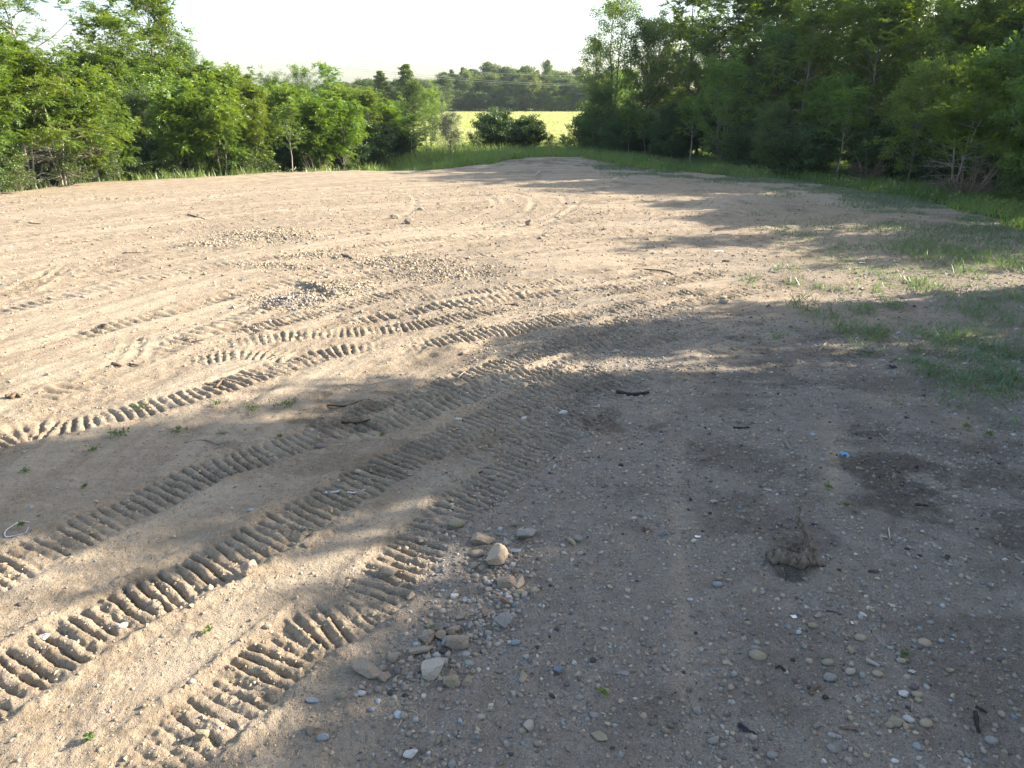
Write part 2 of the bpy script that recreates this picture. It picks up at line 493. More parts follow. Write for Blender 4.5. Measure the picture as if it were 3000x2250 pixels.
def base_terrain(x, y):
    sd = poly_sd(x, y, PAD)
    left = sstep(-1.0, -9.0, x) * sstep(60, 48, y)
    drop = 0.25 + 1.05 * left
    z = -drop * sstep(0.6, -4.5, sd)
    z += 0.10 * fbm(x * 0.16, y * 0.16, 3, 3)
    # little mound where the lot ends, and the field rising slightly behind
    z += 0.35 * np.exp(-((x - 3.2) / 5.0) ** 2 - ((y - 50.5) / 3.2) ** 2)
    z += 0.5 * sstep(120, 420, y) - 0.2 * sstep(62, 90, y) * sstep(160, 90, y)
    return z, sd

def surface(x, y, want_attr=False):
    z, sd = base_terrain(x, y)
    ins = sstep(-0.3, 0.6, sd)
    r = np.hypot(x, y)
    wob = vnoise(x * 1.7, y * 1.7, 40) * 0.06
    lug_mask = np.zeros_like(x); trk = np.zeros_like(x)
    zt = np.zeros_like(x)
    for k, (C, w, pitch, dep) in enumerate(TRACKS):
        w = w * 1.48
        S, T, L = curve_coords(x, y, C, w * 0.5 + 0.3)
        i = np.nonzero(~np.isnan(S))[0]
        if not len(i): continue
        s = S[i]; t = T[i]
        xi, yi = x[i], y[i]
        ends = sstep(0, 0.6, s) * sstep(L, L - 0.8, s)
        patch = 0.25 * sstep(-0.60, -0.35, fbm(xi * 0.55, yi * 0.55, 60 + k, 3)) * ends + 0.75 * sstep(-0.40, 0.02, fbm(xi * 0.55, yi * 0.55, 60 + k, 3)) * ends
        jag = vnoise(xi * 9, yi * 9, 70 + k) * 0.04
        inw = sstep(w * 0.5 + 0.03, w * 0.5 - 0.03, np.abs(t) + jag)
        # each lug print starts and stops a little differently
        cell = np.floor(s / pitch)
        rnd = hash2(cell, np.full_like(cell, k), 5); rn2 = hash2(cell, np.full_like(cell, k), 9); rn3 = hash2(cell, np.full_like(cell, k), 13)
        ph = s / pitch - cell + 0.30 * (rnd - 0.5) + jag * 1.2 + 0.06 * np.sin(t * 9 + rnd * 6)
        ext = sstep(w * (0.36 + 0.14 * rn2) + 0.02, w * (0.36 + 0.14 * rn2) - 0.03, t * (1 if k % 2 else -1) + jag) * sstep(w * (0.36 + 0.14 * rn3) + 0.02, w * (0.36 + 0.14 * rn3) - 0.03, -t * (1 if k % 2 else -1) + jag)
        wv = 1 + 0.5 * vnoise(xi * 2.3, yi * 2.3, 140 + k)
        g = np.exp(-np.abs((ph - 0.5) / (wv * np.where(ph > 0.5, 0.105, 0.155) * (1 + 0.45 * sstep(6, 11, r[i])))) ** 1.8)                 # the groove a grouser bar cuts
        lip = np.sin(np.pi * np.clip(np.mod(ph + 0.5, 1.0), 0, 1)) ** 2                # soil squeezed up beside it
        d = dep * (0.48 + 0.75 * rn3) * (0.84 + 0.16 * sstep(4, 6.5, r[i]) + 0.75 * sstep(6, 12, r[i])) * (0.95 + 0.7 * vnoise(xi * 1.3, yi * 1.3, 99 + k))
        crumble = np.clip(vnoise(xi * 14, yi * 14, 90 + k) + 0.5, 0, 1)
        zz = patch * inw * (-d * 0.95 * g * ext * (0.55 + 0.6 * crumble) + d * 0.42 * lip * ext - dep * 0.20 + 0.016 * (vnoise(xi * 26, yi * 26, 95 + k) + vnoise(xi * 13, yi * 13, 96 + k)))
        side = np.exp(-((np.abs(t) - w * 0.5 - 0.07) / 0.06) ** 2) * dep * 0.5 * patch * (0.5 + 1.0 * crumble)
        zt[i] += zz + side
        lug_mask[i] = np.maximum(lug_mask[i], patch * inw)
        trk[i] = np.maximum(trk[i], patch * g * inw)
    dust = np.zeros_like(x)
    for k, (C, hw, dep) in enumerate(ARCS):
        S, T, L = curve_coords(x, y, C, hw * 4)
        i = np.nonzero(~np.isnan(S))[0]
        if not len(i): continue
        s = S[i]; t = T[i]
        ends = sstep(0, 0.8, s) * sstep(L, L - 0.8, s)
        q = 0.55 + 0.9 * vnoise(x[i] * 1.1, y[i] * 1.1, 120 + k)
        zt[i] += ends * q * dep * 0.62 * (-np.exp(-(t / hw) ** 2) + 0.75 * np.exp(-((np.abs(t) - 1.7 * hw) / (0.5 * hw)) ** 2))
        dust[i] = np.maximum(dust[i], ends * np.exp(-(t / hw) ** 2) * 0.6)
    for k, (C, hw, hgt) in enumerate(RIDGES):
        S, T, L = curve_coords(x, y, C, hw * 3)
        i = np.nonzero(~np.isnan(S))[0]
        if not len(i): continue
        ends = sstep(0, 0.15, S[i]) * sstep(L, L - 0.3, S[i])
        zt[i] += ends * hgt * np.exp(-(T[i] / hw) ** 2) * (0.7 + 0.8 * vnoise(x[i] * 5, y[i] * 5, 150 + k))
    for k, (C, hw) in enumerate(DUST):
        S, T, L = curve_coords(x, y, C, hw * 2.5)
        i = np.nonzero(~np.isnan(S))[0]
        if not len(i): continue
        ends = sstep(0, 0.5, S[i]) * sstep(L, L - 0.5, S[i])
        dust[i] = np.maximum(dust[i], ends * np.exp(-(T[i] / hw) ** 2) * (0.75 + 0.6 * vnoise(x[i] * 2, y[i] * 2, 160 + k)))
    # grading lines: long scrapes left by blade and tracks
    rs = np.hypot(x - SWEEP[0], y - SWEEP[1]); ts = np.arctan2(y - SWEEP[1], x - SWEEP[0])
    gl = fbm(rs * 2.6 + 0.8 * vnoise(x * 0.5, y * 0.5, 171), ts * 3.0, 172, 4, 0.6)
    gm_ = sstep(7.0, 11.0, y - 0.35 * x) * sstep(9.0, 4.0, x)
    zt += gm_ * 0.045 * (gl - 0.12 * np.abs(vnoise(x * 3, y * 3, 175)))
    dust = np.maximum(dust, gm_ * sstep(0.02, 0.22, gl) * 0.75)
    heap = np.zeros_like(x)
    for hx, hy, a, b, k in HEAPS:
        q = ((x - hx) / a) ** 2 + ((y - hy) / b) ** 2
        e = np.exp(-q * 1.4)
        zt += 0.65 * k * e * (0.6 + 1.2 * (vnoise(x * 3, y * 3, 33) + 0.3))
        heap = np.maximum(heap, e)
    rough = 1 - 0.75 * np.clip(dust, 0, 1)
    near = sstep(60, 20, r)
    z_n = 0.030 * fbm(x * 1.3, y * 1.3, 11, 3) + rough * near * (0.024 * fbm(x * 6, y * 6, 21, 3) + 0.018 * np.abs(fbm(x * 15, y * 15, 27, 3)))
    z += ins * (zt + z_n) + (1 - ins) * 0.12 * fbm(x * 0.8, y * 0.8, 31, 3)
    # the hollow under the old root
    hx, hy = G(2318, 1690)
    z -= 0.10 * np.exp(-(((x - hx) / 0.13) ** 2 + ((y - hy) / 0.09) ** 2))
    if not want_attr:
        return z
    dark = np.zeros_like(x)
    for dx, dy, a, b, k in DARKS:
        q = np.sqrt(((x - dx) / (1.35 * a)) ** 2 + ((y - dy) / (1.35 * b)) ** 2) + 1.9 * fbm(x * 1.7 + 0.6 * vnoise(x * 4, y * 4, 57), y * 2.3, 51, 5, 0.62)
        dark = np.maximum(dark, 0.8 * k * sstep(1.15, 0.15, q))
    dark = np.maximum(dark, 0.35 * sstep(0.22, 0.45, fbm(x * 0.9, y * 0.9, 55, 4)) * sstep(-2, 2, x + 0.1 * y))
    # gravel: thick on the right and ahead, thin where the dozer rolled the clay
    gx = sstep(-2.6, 0.6, x - 0.12 * (y - 6) + 1.2 * fbm(x * 0.5, y * 0.5, 58, 3))
    grav = 0.22 + 0.62 * gx * sstep(16, 9, y) + 0.35 * sstep(9, 14, y) * sstep(24, 15, y) * sstep(-0.25, 0.25, fbm(x * 0.4, y * 0.4, 59, 4)) * sstep(-7, 1, x)
    grav = np.clip(grav * (1 - 0.55 * np.clip(dust, 0, 1)) * (1 - 0.35 * lug_mask) + 0.8 * heap, 0, 1)
    grav *= sstep(40, 24, y)
    dirt = sstep(-0.7, 0.5, sd + 0.9 * fbm(x * 0.7, y * 0.7, 71, 3))
    fieldm = sstep(64, 74, y + 0.15 * np.abs(x))
    return z, sd, np.clip(dark, 0, 1), np.clip(dust, 0, 1), grav, dirt, fieldm, lug_mask

def hz(x, y):
    a = surface(np.array([float(x)]), np.array([float(y)]))
    return float(a[0])

def hz_many(pts):
    p = np.array(pts, float)
    return surface(p[:, 0].copy(), p[:, 1].copy())

def build_ground():
    r1 = 2.3 * np.exp(np.arange(0, math.log(13 / 2.3), 0.0030))
    r1 = np.concatenate([r1, r1[-1] * np.exp(np.arange(0.0035, math.log(20 / r1[-1]), 0.0035))])
    r1 = np.concatenate([r1, r1[-1] * np.exp(np.arange(0.005, math.log(54 / r1[-1]), 0.005))])
    r2 = r1[-1] * np.exp(np.arange(0.012, math.log(2600 / r1[-1]), 0.03))
    r0 = np.array([0.4, 0.9, 1.4, 1.8, 2.1])
    R = np.concatenate([r0, r1, r2])
    half = math.radians(46.5)
    A = np.arange(-half, half, 0.0026)
    wide = np.radians(np.arange(4.0, 267 - 4, 8.0))
    A = np.concatenate([A, A[-1] + wide])                     # all the way round, coarser behind
    nr, na = len(R), len(A)
    RR, AA = np.meshgrid(R, A, indexing='ij')
    X = (RR * np.sin(AA)).ravel(); Y = (RR * np.cos(AA)).ravel()
    z, sd, dark, dust, grav, dirt, fieldm, lug = surface(X, Y, True)
    V = np.stack([X, Y, z], 1)
    i = np.arange(nr - 1)[:, None] * na
    j = np.arange(na)[None, :]
    jn = (j + 1) % na
    F = np.stack([i + j, i + na + j, i + na + jn, i + jn], -1).reshape(-1, 4)[:, ::-1]
    # close the middle
    cz = len(V)
    V = np.vstack([V, [[0, 0, float(z[:na].mean())]]])
    tri = np.stack([np.full(na, cz), np.arange(na), (np.arange(na) + 1) % na], 1)[:, ::-1]
    m = mesh_np("ground", V, [F, tri])
    A4 = np.stack([dirt, dark, dust, grav], 1)
    A4 = np.vstack([A4, A4[:1]])
    set_col(m, "soil", A4)
    set_float(m, "veg", np.append(fieldm, fieldm[0]))
    o = link("ground", m, ground_mat())
    tag(o, kind="structure")
    return o

build_ground()
rng = np.random.default_rng(7)
random.seed(7)

# ------------------------------------------------------------------ foliage materials
M_SUMAC = leaf_mat("sumac_leaves", (0.068, 0.140, 0.012), (0.215, 0.285, 0.022), 0.48, 0.05)
M_LOCUST = leaf_mat("locust_leaves", (0.070, 0.140, 0.018), (0.190, 0.265, 0.034), 0.50, 0.03)
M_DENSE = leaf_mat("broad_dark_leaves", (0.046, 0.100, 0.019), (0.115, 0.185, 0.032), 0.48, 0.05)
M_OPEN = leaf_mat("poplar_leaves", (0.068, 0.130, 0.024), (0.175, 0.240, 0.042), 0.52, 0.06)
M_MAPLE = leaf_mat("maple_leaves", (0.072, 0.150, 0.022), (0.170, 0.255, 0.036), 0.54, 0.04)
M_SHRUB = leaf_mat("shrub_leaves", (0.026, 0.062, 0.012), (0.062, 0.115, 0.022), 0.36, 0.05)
M_SILVER = leaf_mat("silver_leaves", (0.070, 0.092, 0.070), (0.115, 0.140, 0.105), 0.12, 0.05)
M_FAR = leaf_mat("far_wood_leaves", (0.050, 0.092, 0.036), (0.130, 0.175, 0.062), 0.35, 0.03)
M_FARLIGHT = leaf_mat("far_wood_light_leaves", (0.085, 0.130, 0.036), (0.180, 0.230, 0.065), 0.38, 0.03)
M_UNDER = leaf_mat("undergrowth_leaves", (0.048, 0.092, 0.016), (0.120, 0.175, 0.032), 0.42, 0.05)
M_WEED = leaf_mat("pale_weed_leaves", (0.10, 0.17, 0.035), (0.27, 0.32, 0.10), 0.45, 0.05)
M_CEDAR = leaf_mat("cedar_needles", (0.045, 0.085, 0.026), (0.105, 0.155, 0.045), 0.3, 0.03)
M_GRASS = leaf_mat("verge_grass", (0.085, 0.155, 0.030), (0.220, 0.290, 0.085), 0.48, 0.05)
M_TUFT = leaf_mat("crab_grass", (0.065, 0.130, 0.045), (0.130, 0.210, 0.080), 0.40, 0.06)
M_BLUEGRASS = leaf_mat("low_bluish_grass", (0.075, 0.130, 0.075), (0.150, 0.205, 0.115), 0.35, 0.05)
M_HAY = leaf_mat("hay_grass", (0.240, 0.290, 0.085), (0.370, 0.385, 0.160), 0.45, 0.03)
M_BARK = bark_mat("grey_bark", (0.13, 0.11, 0.09), (0.26, 0.235, 0.20))
M_PALE = bark_mat("pale_bark", (0.27, 0.24, 0.20), (0.42, 0.385, 0.33))
M_DARKBARK = bark_mat("dark_bark", (0.055, 0.045, 0.035), (0.12, 0.10, 0.08))
M_BRUSH = bark_mat("dry_brush", (0.16, 0.12, 0.085), (0.30, 0.24, 0.18))

def unit(v):
    return v / np.maximum(np.linalg.norm(v, axis=-1, keepdims=True), 1e-9)

class Plant:
    def __init__(s, seed):
        s.r = np.random.default_rng(seed)
        s.tv, s.tf, s.nv = [], [], 0
        s.bv, s.bf, s.bn = [], [], 0
        s.ridge = 0.0
        s.C, s.D, s.N, s.L, s.W, s.T = [], [], [], [], [], []
    def tube(s, pts, rad, k=5, branch=False):
        pts = np.asarray(pts, float); rad = np.asarray(rad, float)
        n = len(pts)
        tan = unit(np.gradient(pts, axis=0))
        ref = np.array([1.0, 0.3, 0.1]); ref = np.where(np.abs(tan @ unit(ref))[:, None] > 0.9, np.array([0, 1.0, 0.2]), ref)
        a = unit(np.cross(tan, ref)); b = np.cross(tan, a)
        ang = np.linspace(0, 2 * np.pi, k, endpoint=False)
        rid = 1 + s.ridge * (np.sin(3 * ang[None] + np.arange(n)[:, None] * 0.06) + 0.8 * np.sin(5 * ang[None] + 1.3 + np.arange(n)[:, None] * 0.04))
        ring = pts[:, None] + (rad[:, None] * rid)[:, :, None] * (np.cos(ang)[None, :, None] * a[:, None] + np.sin(ang)[None, :, None] * b[:, None])
        i = np.arange(n - 1)[:, None] * k; j = np.arange(k)[None]; jn = (j + 1) % k
        q = np.stack([i + j, i + jn, i + k + jn, i + k + j], -1).reshape(-1, 4)
        if branch:
            s.bv.append(ring.reshape(-1, 3)); s.bf.append(q + s.bn); s.bn += n * k
        else:
            s.tv.append(ring.reshape(-1, 3)); s.tf.append(q + s.nv); s.nv += n * k
    def leaves(s, C, D, N, L, W, T):
        s.C.append(C); s.D.append(unit(D)); s.N.append(N); s.L.append(L); s.W.append(W); s.T.append(T)
    def leafball(s, p, rad, n, L, W, out=None, flat=0.7, tint=0.5):
        r = s.r
        q = unit(r.normal(size=(n, 3))) * (r.random((n, 1)) ** 0.45)
        q[:, 2] *= flat
        C = p + q * rad
        D = unit(q + 0.8 * r.normal(size=(n, 3)) + (0 if out is None else out * 0.5) + np.array([0, 0, -0.25]))
        N = unit(r.normal(size=(n, 3)) * 0.75 + np.array([0, 0, 0.75]) + q * 0.5)
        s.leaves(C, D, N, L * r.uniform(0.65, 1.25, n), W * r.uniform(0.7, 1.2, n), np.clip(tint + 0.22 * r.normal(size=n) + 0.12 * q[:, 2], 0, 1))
    def fronds(s, p, out, K, FL, n, L, W, tint=0.5, droop=0.5, flat=0.45):
        r = s.r
        d = r.normal(size=(K, 3)); d[:, 2] *= flat
        d = unit(d + out * 0.75 + np.array([0, 0, 0.12]))
        up = np.array([0, 0, 1.0])
        side = unit(np.cross(d, up + 0.25 * r.normal(size=(K, 3))))
        nor = unit(np.cross(side, d))
        nor = np.where(nor[:, 2:3] < 0, -nor, nor)
        fl = FL * r.uniform(0.65, 1.2, (K, 1))
        t = np.linspace(0.22, 1.0, n)
        ft = np.clip(tint + 0.15 * r.normal(size=K), 0, 1)
        for sg in (-1, 1):
            base = p + d[:, None] * (fl * t)[:, :, None] - up * (droop * fl * t ** 2 * 0.55)[:, :, None]
            dd = unit(d[:, None] * 0.55 + sg * side[:, None] * (1 - 0.55 * t)[None, :, None] - up * 0.18 + 0.18 * r.normal(size=(K, n, 3)))
            nn = unit(nor[:, None] + 0.35 * r.normal(size=(K, n, 3)))
            m = K * n
            s.leaves(base.reshape(m, 3), dd.reshape(m, 3), nn.reshape(m, 3), L * r.uniform(0.75, 1.15, m), W * r.uniform(0.8, 1.1, m),
                     np.clip(np.repeat(ft, n) + 0.08 * r.normal(size=m), 0, 1))
    def crown_mesh(s, name):
        C = np.vstack(s.C); D = np.vstack(s.D); N = np.vstack(s.N)
        L = np.concatenate(s.L)[:, None]; Wd = np.concatenate(s.W)[:, None]; T = np.concatenate(s.T)
        S = unit(np.cross(D, N)); N = np.cross(S, D)
        n = len(C)
        V = np.empty((n, 4, 3))
        V[:, 0] = C
        V[:, 1] = C + D * L * 0.42 + S * Wd * 0.5 + N * Wd * 0.12
        V[:, 2] = C + D * L - N * L * 0.10
        V[:, 3] = C + D * L * 0.42 - S * Wd * 0.5 + N * Wd * 0.12
        F = np.arange(n * 4).reshape(n, 4)
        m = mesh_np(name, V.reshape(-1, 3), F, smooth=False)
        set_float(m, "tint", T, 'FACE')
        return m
    def wood_mesh(s, name):
        return mesh_np(name, np.vstack(s.tv), np.vstack(s.tf), smooth=True)

GOLD = 2.39996

def grow(seed, H=7, base=0.25, R=2.2, prof='round', nbr=34, elev=(20, 60), stems=1, spread=0.25, tr=0.09, kind='frond', leaf=(0.14, 0.05),
         frond=(0.5, 7, 8), ball=(0.4, 40), nsub=3, droop=0.4, bend=0.3, bare=0, flat=0.7, lean=(0, 0), wig=0.12, thin=0.0, sides=5, along=2):
    P = Plant(seed); r = P.r
    stem_lines = []
    for s in range(stems):
        az = s * 2 * np.pi / max(stems, 1) + r.uniform(0, 1.5)
        off = np.array([np.cos(az), np.sin(az), 0]) * (0.12 if stems > 1 else 0)
        top = np.array([np.cos(az), np.sin(az), 0]) * (spread * H * r.uniform(0.6, 1.1) if stems > 1 else 0) + np.array([lean[0], lean[1], 0]) * H
        h = H * (r.uniform(0.78, 1.0) if s else 1.0)
        t = np.linspace(0, 1, 9)[:, None]
        pts = off + top * t ** 1.2 + np.array([0, 0, h]) * t + np.cumsum(r.normal(size=(9, 3)) * np.array([wig, wig, 0.0]), 0) * t * H / 9
        pts[0, 2] = -0.5
        rad = tr * (1 - 0.88 * t[:, 0]) * (1.0 if stems == 1 else 0.75)
        rad[0] *= 1.35
        P.tube(pts, rad, sides + 1)
        stem_lines.append((pts, rad))
    def at(line, t):
        pts, rad = line
        f = np.clip(t, 0, 1) * (len(pts) - 1); i = min(int(f), len(pts) - 2)
        return pts[i] + (pts[i + 1] - pts[i]) * (f - i), rad[i] + (rad[i + 1] - rad[i]) * (f - i)
    def prf(q):
        if prof == 'round': return math.sqrt(max(0.02, 1 - (2 * q - 0.9) ** 2 / 1.25))
        if prof == 'cone': return 1.02 - 0.92 * q
        if prof == 'vase': return 0.35 + 0.75 * q if q < 0.75 else 0.92 - 1.9 * (q - 0.75)
        if prof == 'column': return min(1, 0.6 + 2 * q) * min(1, 0.18 + 2.6 * (1 - q))
        if prof == 'layer': return (0.75 + 0.5 * math.sin(q * 19)) * (1.05 - 0.55 * q)
        if prof == 'bush': return math.sqrt(max(0.05, 1 - q * q * 0.85))
        return 1
    def foliage(p, out, tint):
        if r.random() < thin: return
        if kind == 'frond':
            P.fronds(p, out, frond[1], frond[0], frond[2], leaf[0], leaf[1], tint, droop, 0.45 if prof != 'layer' else 0.34)
        else:
            P.leafball(p, ball[0] * r.uniform(0.7, 1.3) * (1 if prof != 'cone' else max(0.35, 1.1 - 0.8 * p[2] / H)), ball[1], leaf[0], leaf[1], out, flat, tint)
    for i in range(nbr + bare):
        isbare = i >= nbr
        q = ((i + r.random()) / nbr) if not isbare else 0
        t = base + (1 - base) * min(0.99, q) ** 0.9 if not isbare else r.uniform(0.08, base + 0.12)
        line = stem_lines[i % stems]
        p, rd = at(line, t)
        az = GOLD * i + r.uniform(-0.5, 0.5)
        Lb = R * prf(q) * (r.uniform(0.7, 1.18) if prof != 'bush' else r.uniform(0.45, 1.35))
        if isbare: Lb = R * r.uniform(0.35, 0.75)
        el = math.radians(elev[0] + (elev[1] - elev[0]) * q + r.normal() * 9)
        d = np.array([math.cos(az) * math.cos(el), math.sin(az) * math.cos(el), math.sin(el)])
        tt = np.linspace(0, 1, 5)[:, None]
        pts = p + d * Lb * tt + np.array([0, 0, bend * Lb]) * tt ** 2 * (1 if elev[0] > 0 else 1) + np.cumsum(r.normal(size=(5, 3)), 0) * 0.045 * Lb * tt
        rb = max(0.010, min(rd * 0.6, 0.018 * Lb + 0.008))
        P.tube(pts, rb * (1 - 0.75 * tt[:, 0]), 4, True)
        tint = np.clip(0.5 + 0.2 * r.normal(), 0.05, 0.95)
        br = (pts, rb * (1 - 0.75 * tt[:, 0]))
        for k in range(nsub):
            f = 0.35 + 0.62 * (k + r.random()) / nsub
            p2, r2 = at(br, f)
            a2 = az + (1 if k % 2 else -1) * r.uniform(0.5, 1.25)
            e2 = el * 0.6 + r.normal() * 0.3
            L2 = Lb * r.uniform(0.25, 0.5)
            d2 = np.array([math.cos(a2) * math.cos(e2), math.sin(a2) * math.cos(e2), math.sin(e2)])
            t2 = np.linspace(0, 1, 3)[:, None]
            q2 = p2 + d2 * L2 * t2 + np.array([0, 0, bend * 0.5 * L2]) * t2 ** 2
            P.tube(q2, max(0.006, r2 * 0.6) * (1 - 0.7 * t2[:, 0]), 3, True)
            if isbare:
                for m in range(2):
                    d3 = unit(d2 + r.normal(size=3) * 0.6)
                    P.tube(np.stack([q2[1], q2[1] + d3 * L2 * 0.7]), [0.007, 0.003], 3, True)
                continue
            foliage(q2[2], d2, tint)
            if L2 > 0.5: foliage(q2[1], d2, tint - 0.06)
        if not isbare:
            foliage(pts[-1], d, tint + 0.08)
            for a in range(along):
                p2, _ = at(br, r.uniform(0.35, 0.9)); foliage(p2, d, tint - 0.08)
    if not bare or bare < 400:
        for line in stem_lines:
            for k in range(3): foliage(line[0][-1] - np.array([0, 0, 0.25 * k]), np.array([0, 0, 0.6]) + 0.4 * r.normal(size=3), 0.65)
    return P

PROTO = {}
def make_proto(key, name, leafm, barkm, wood='trunk', **kw):
    P = grow(**kw)
    tops = np.vstack(P.C)[:, 2] if P.C else np.vstack(P.tv)[:, 2]
    PROTO[key] = dict(name=name, H=float(np.percentile(tops, 99.3)), wood=P.wood_mesh(key + "_trunk"), crown=P.crown_mesh(key + "_crown") if P.C else None,
                      lm=leafm, bm=barkm)
    PROTO[key]['branch'] = mesh_np(key + '_branches', np.vstack(P.bv), np.vstack(P.bf)) if P.bv else None
    if PROTO[key]['branch']: PROTO[key]['branch'].materials.append(barkm)
    PROTO[key]['wood'].materials.append(barkm)
    if PROTO[key]['crown']: PROTO[key]['crown'].materials.append(leafm)

make_proto('sumac', 'young_tree', M_SUMAC, M_PALE, seed=11, H=6.0, base=0.30, R=2.3, prof='round', nbr=40, elev=(25, 60), stems=2, spread=0.10, tr=0.075,
           kind='frond', leaf=(0.20, 0.078), frond=(0.62, 7, 6), nsub=3, droop=0.7, bare=6)
make_proto('sumac2', 'young_tree', M_SUMAC, M_PALE, seed=23, H=6.0, base=0.20, R=2.1, prof='vase', nbr=42, elev=(30, 65), stems=3, spread=0.16, tr=0.065,
           kind='frond', leaf=(0.20, 0.078), frond=(0.6, 7, 6), nsub=3, droop=0.7, bare=10)
make_proto('walnut', 'broadleaf_tree', M_SUMAC, M_BARK, seed=31, H=8.5, base=0.2, R=3.0, prof='round', nbr=56, elev=(10, 60), tr=0.13,
           kind='frond', leaf=(0.19, 0.082), frond=(0.55, 7, 6), nsub=3, droop=0.55, along=2)
make_proto('locust', 'locust_tree', M_LOCUST, M_BARK, seed=41, H=10.5, base=0.28, R=3.4, prof='layer', nbr=40, elev=(4, 42), tr=0.14,
           kind='frond', leaf=(0.115, 0.062), frond=(0.46, 8, 7), nsub=4, droop=0.35, bend=0.12, along=2, bare=8)
make_proto('locust2', 'locust_tree', M_LOCUST, M_PALE, seed=43, H=7.5, base=0.30, R=2.9, prof='layer', nbr=42, elev=(0, 35), stems=3, spread=0.14, tr=0.08,
           kind='frond', leaf=(0.115, 0.062), frond=(0.46, 8, 7), nsub=4, droop=0.35, bend=0.1, along=2, bare=26)
make_proto('dense', 'broadleaf_tree', M_DENSE, M_DARKBARK, seed=51, H=10, base=0.12, R=3.3, prof='round', nbr=60, elev=(0, 65), tr=0.16,
           kind='ball', leaf=(0.17, 0.105), ball=(0.55, 52), nsub=3, along=1)
make_proto('dense2', 'broadleaf_tree', M_DENSE, M_DARKBARK, seed=57, H=11, base=0.22, R=3.1, prof='column', nbr=52, elev=(10, 70), tr=0.16,
           kind='ball', leaf=(0.17, 0.105), ball=(0.52, 52), nsub=3, along=1, thin=0.08)
make_proto('open', 'poplar_tree', M_OPEN, M_BARK, seed=61, H=11.5, base=0.16, R=2.5, prof='column', nbr=46, elev=(35, 75), tr=0.14, stems=2, spread=0.07,
           kind='ball', leaf=(0.15, 0.10), ball=(0.42, 34), nsub=3, along=1, thin=0.16, bend=0.25)
make_proto('maple', 'maple_tree', M_MAPLE, M_BARK, seed=71, H=7.5, base=0.16, R=2.7, prof='round', nbr=44, elev=(15, 65), stems=2, spread=0.12, tr=0.08,
           kind='ball', leaf=(0.16, 0.11), ball=(0.40, 36), nsub=3, along=1, thin=0.10, bare=8)
make_proto('sapling', 'sapling', M_MAPLE, M_PALE, seed=81, H=4.6, base=0.42, R=1.15, prof='round', nbr=16, elev=(30, 65), tr=0.045,
           kind='frond', leaf=(0.15, 0.055), frond=(0.42, 5, 6), nsub=2, droop=0.6, along=1)
make_proto('sapling2', 'sapling', M_OPEN, M_BARK, seed=83, H=3.8, base=0.38, R=1.1, prof='vase', nbr=18, elev=(40, 70), stems=3, spread=0.16, tr=0.035,
           kind='ball', leaf=(0.11, 0.065), ball=(0.26, 26), nsub=2, along=1)
make_proto('shrub', 'shrub', M_SHRUB, M_DARKBARK, seed=91, H=2.4, base=0.02, R=1.6, prof='bush', nbr=84, elev=(2, 60), stems=3, spread=0.10, tr=0.05,
           kind='ball', leaf=(0.15, 0.10), ball=(0.34, 46), nsub=3, along=2)
make_proto('silver', 'olive_shrub', M_SILVER, M_BARK, seed=95, H=3.2, base=0.04, R=1.6, prof='bush', nbr=48, elev=(20, 75), stems=3, spread=0.14, tr=0.05,
           kind='ball', leaf=(0.11, 0.035), ball=(0.36, 44), nsub=3, along=1)
make_proto('under', 'bush', M_UNDER, M_BARK, seed=101, H=1.7, base=0.05, R=1.25, prof='bush', nbr=26, elev=(15, 75), stems=3, spread=0.2, tr=0.025,
           kind='ball', leaf=(0.12, 0.075), ball=(0.26, 26), nsub=2, along=1, bare=4)
make_proto('cedar', 'evergreen_tree', M_CEDAR, M_DARKBARK, seed=111, H=6.4, base=0.06, R=2.0, prof='cone', nbr=60, elev=(-4, 40), tr=0.10,
           kind='frond', leaf=(0.12, 0.036), frond=(0.5, 6, 6), nsub=2, droop=0.25, bend=0.1, along=2)
make_proto('shade', 'broadleaf_tree', M_DENSE, M_DARKBARK, seed=53, H=10, base=0.06, R=3.5, prof='round', nbr=84, elev=(0, 65), tr=0.18,
           kind='ball', leaf=(0.36, 0.26), ball=(0.7, 44), nsub=3, along=2)
make_proto('far', 'woodland_tree', M_FAR, M_DARKBARK, seed=121, H=16, base=0.06, R=5.0, prof='round', nbr=46, elev=(5, 65), tr=0.2,
           kind='ball', leaf=(0.52, 0.36), ball=(1.15, 24), nsub=2, along=1)
make_proto('far2', 'woodland_tree', M_FAR, M_DARKBARK, seed=127, H=16, base=0.10, R=4.2, prof='column', nbr=46, elev=(10, 70), tr=0.2,
           kind='ball', leaf=(0.50, 0.34), ball=(1.05, 24), nsub=2, along=1)
make_proto('farlight', 'woodland_tree', M_FARLIGHT, M_DARKBARK, seed=131, H=15, base=0.10, R=4.4, prof='round', nbr=46, elev=(10, 70), tr=0.2,
           kind='ball', leaf=(0.50, 0.34), ball=(1.1, 24), nsub=2, along=1)
make_proto('spire', 'conical_tree', M_FARLIGHT, M_DARKBARK, seed=137, H=15, base=0.05, R=3.9, prof='cone', nbr=70, elev=(5, 55), tr=0.2,
           kind='ball', leaf=(0.34, 0.22), ball=(0.85, 26), nsub=2, along=1)
make_proto('brush', 'dead_brush', None, M_BRUSH, seed=141, H=1.5, base=0.05, R=0.9, prof='vase', nbr=0, elev=(30, 75), stems=9, spread=0.35, tr=0.022, bare=46, nsub=2,
           kind='ball', leaf=(0.05, 0.03), ball=(0.1, 1), thin=1.0)
make_proto('vine', 'vine_clad_tree', M_DENSE, M_DARKBARK, seed=151, H=10, base=0.10, R=1.15, prof='column', nbr=60, elev=(0, 60), tr=0.15,
           kind='ball', leaf=(0.16, 0.11), ball=(0.40, 34), nsub=2, along=1)
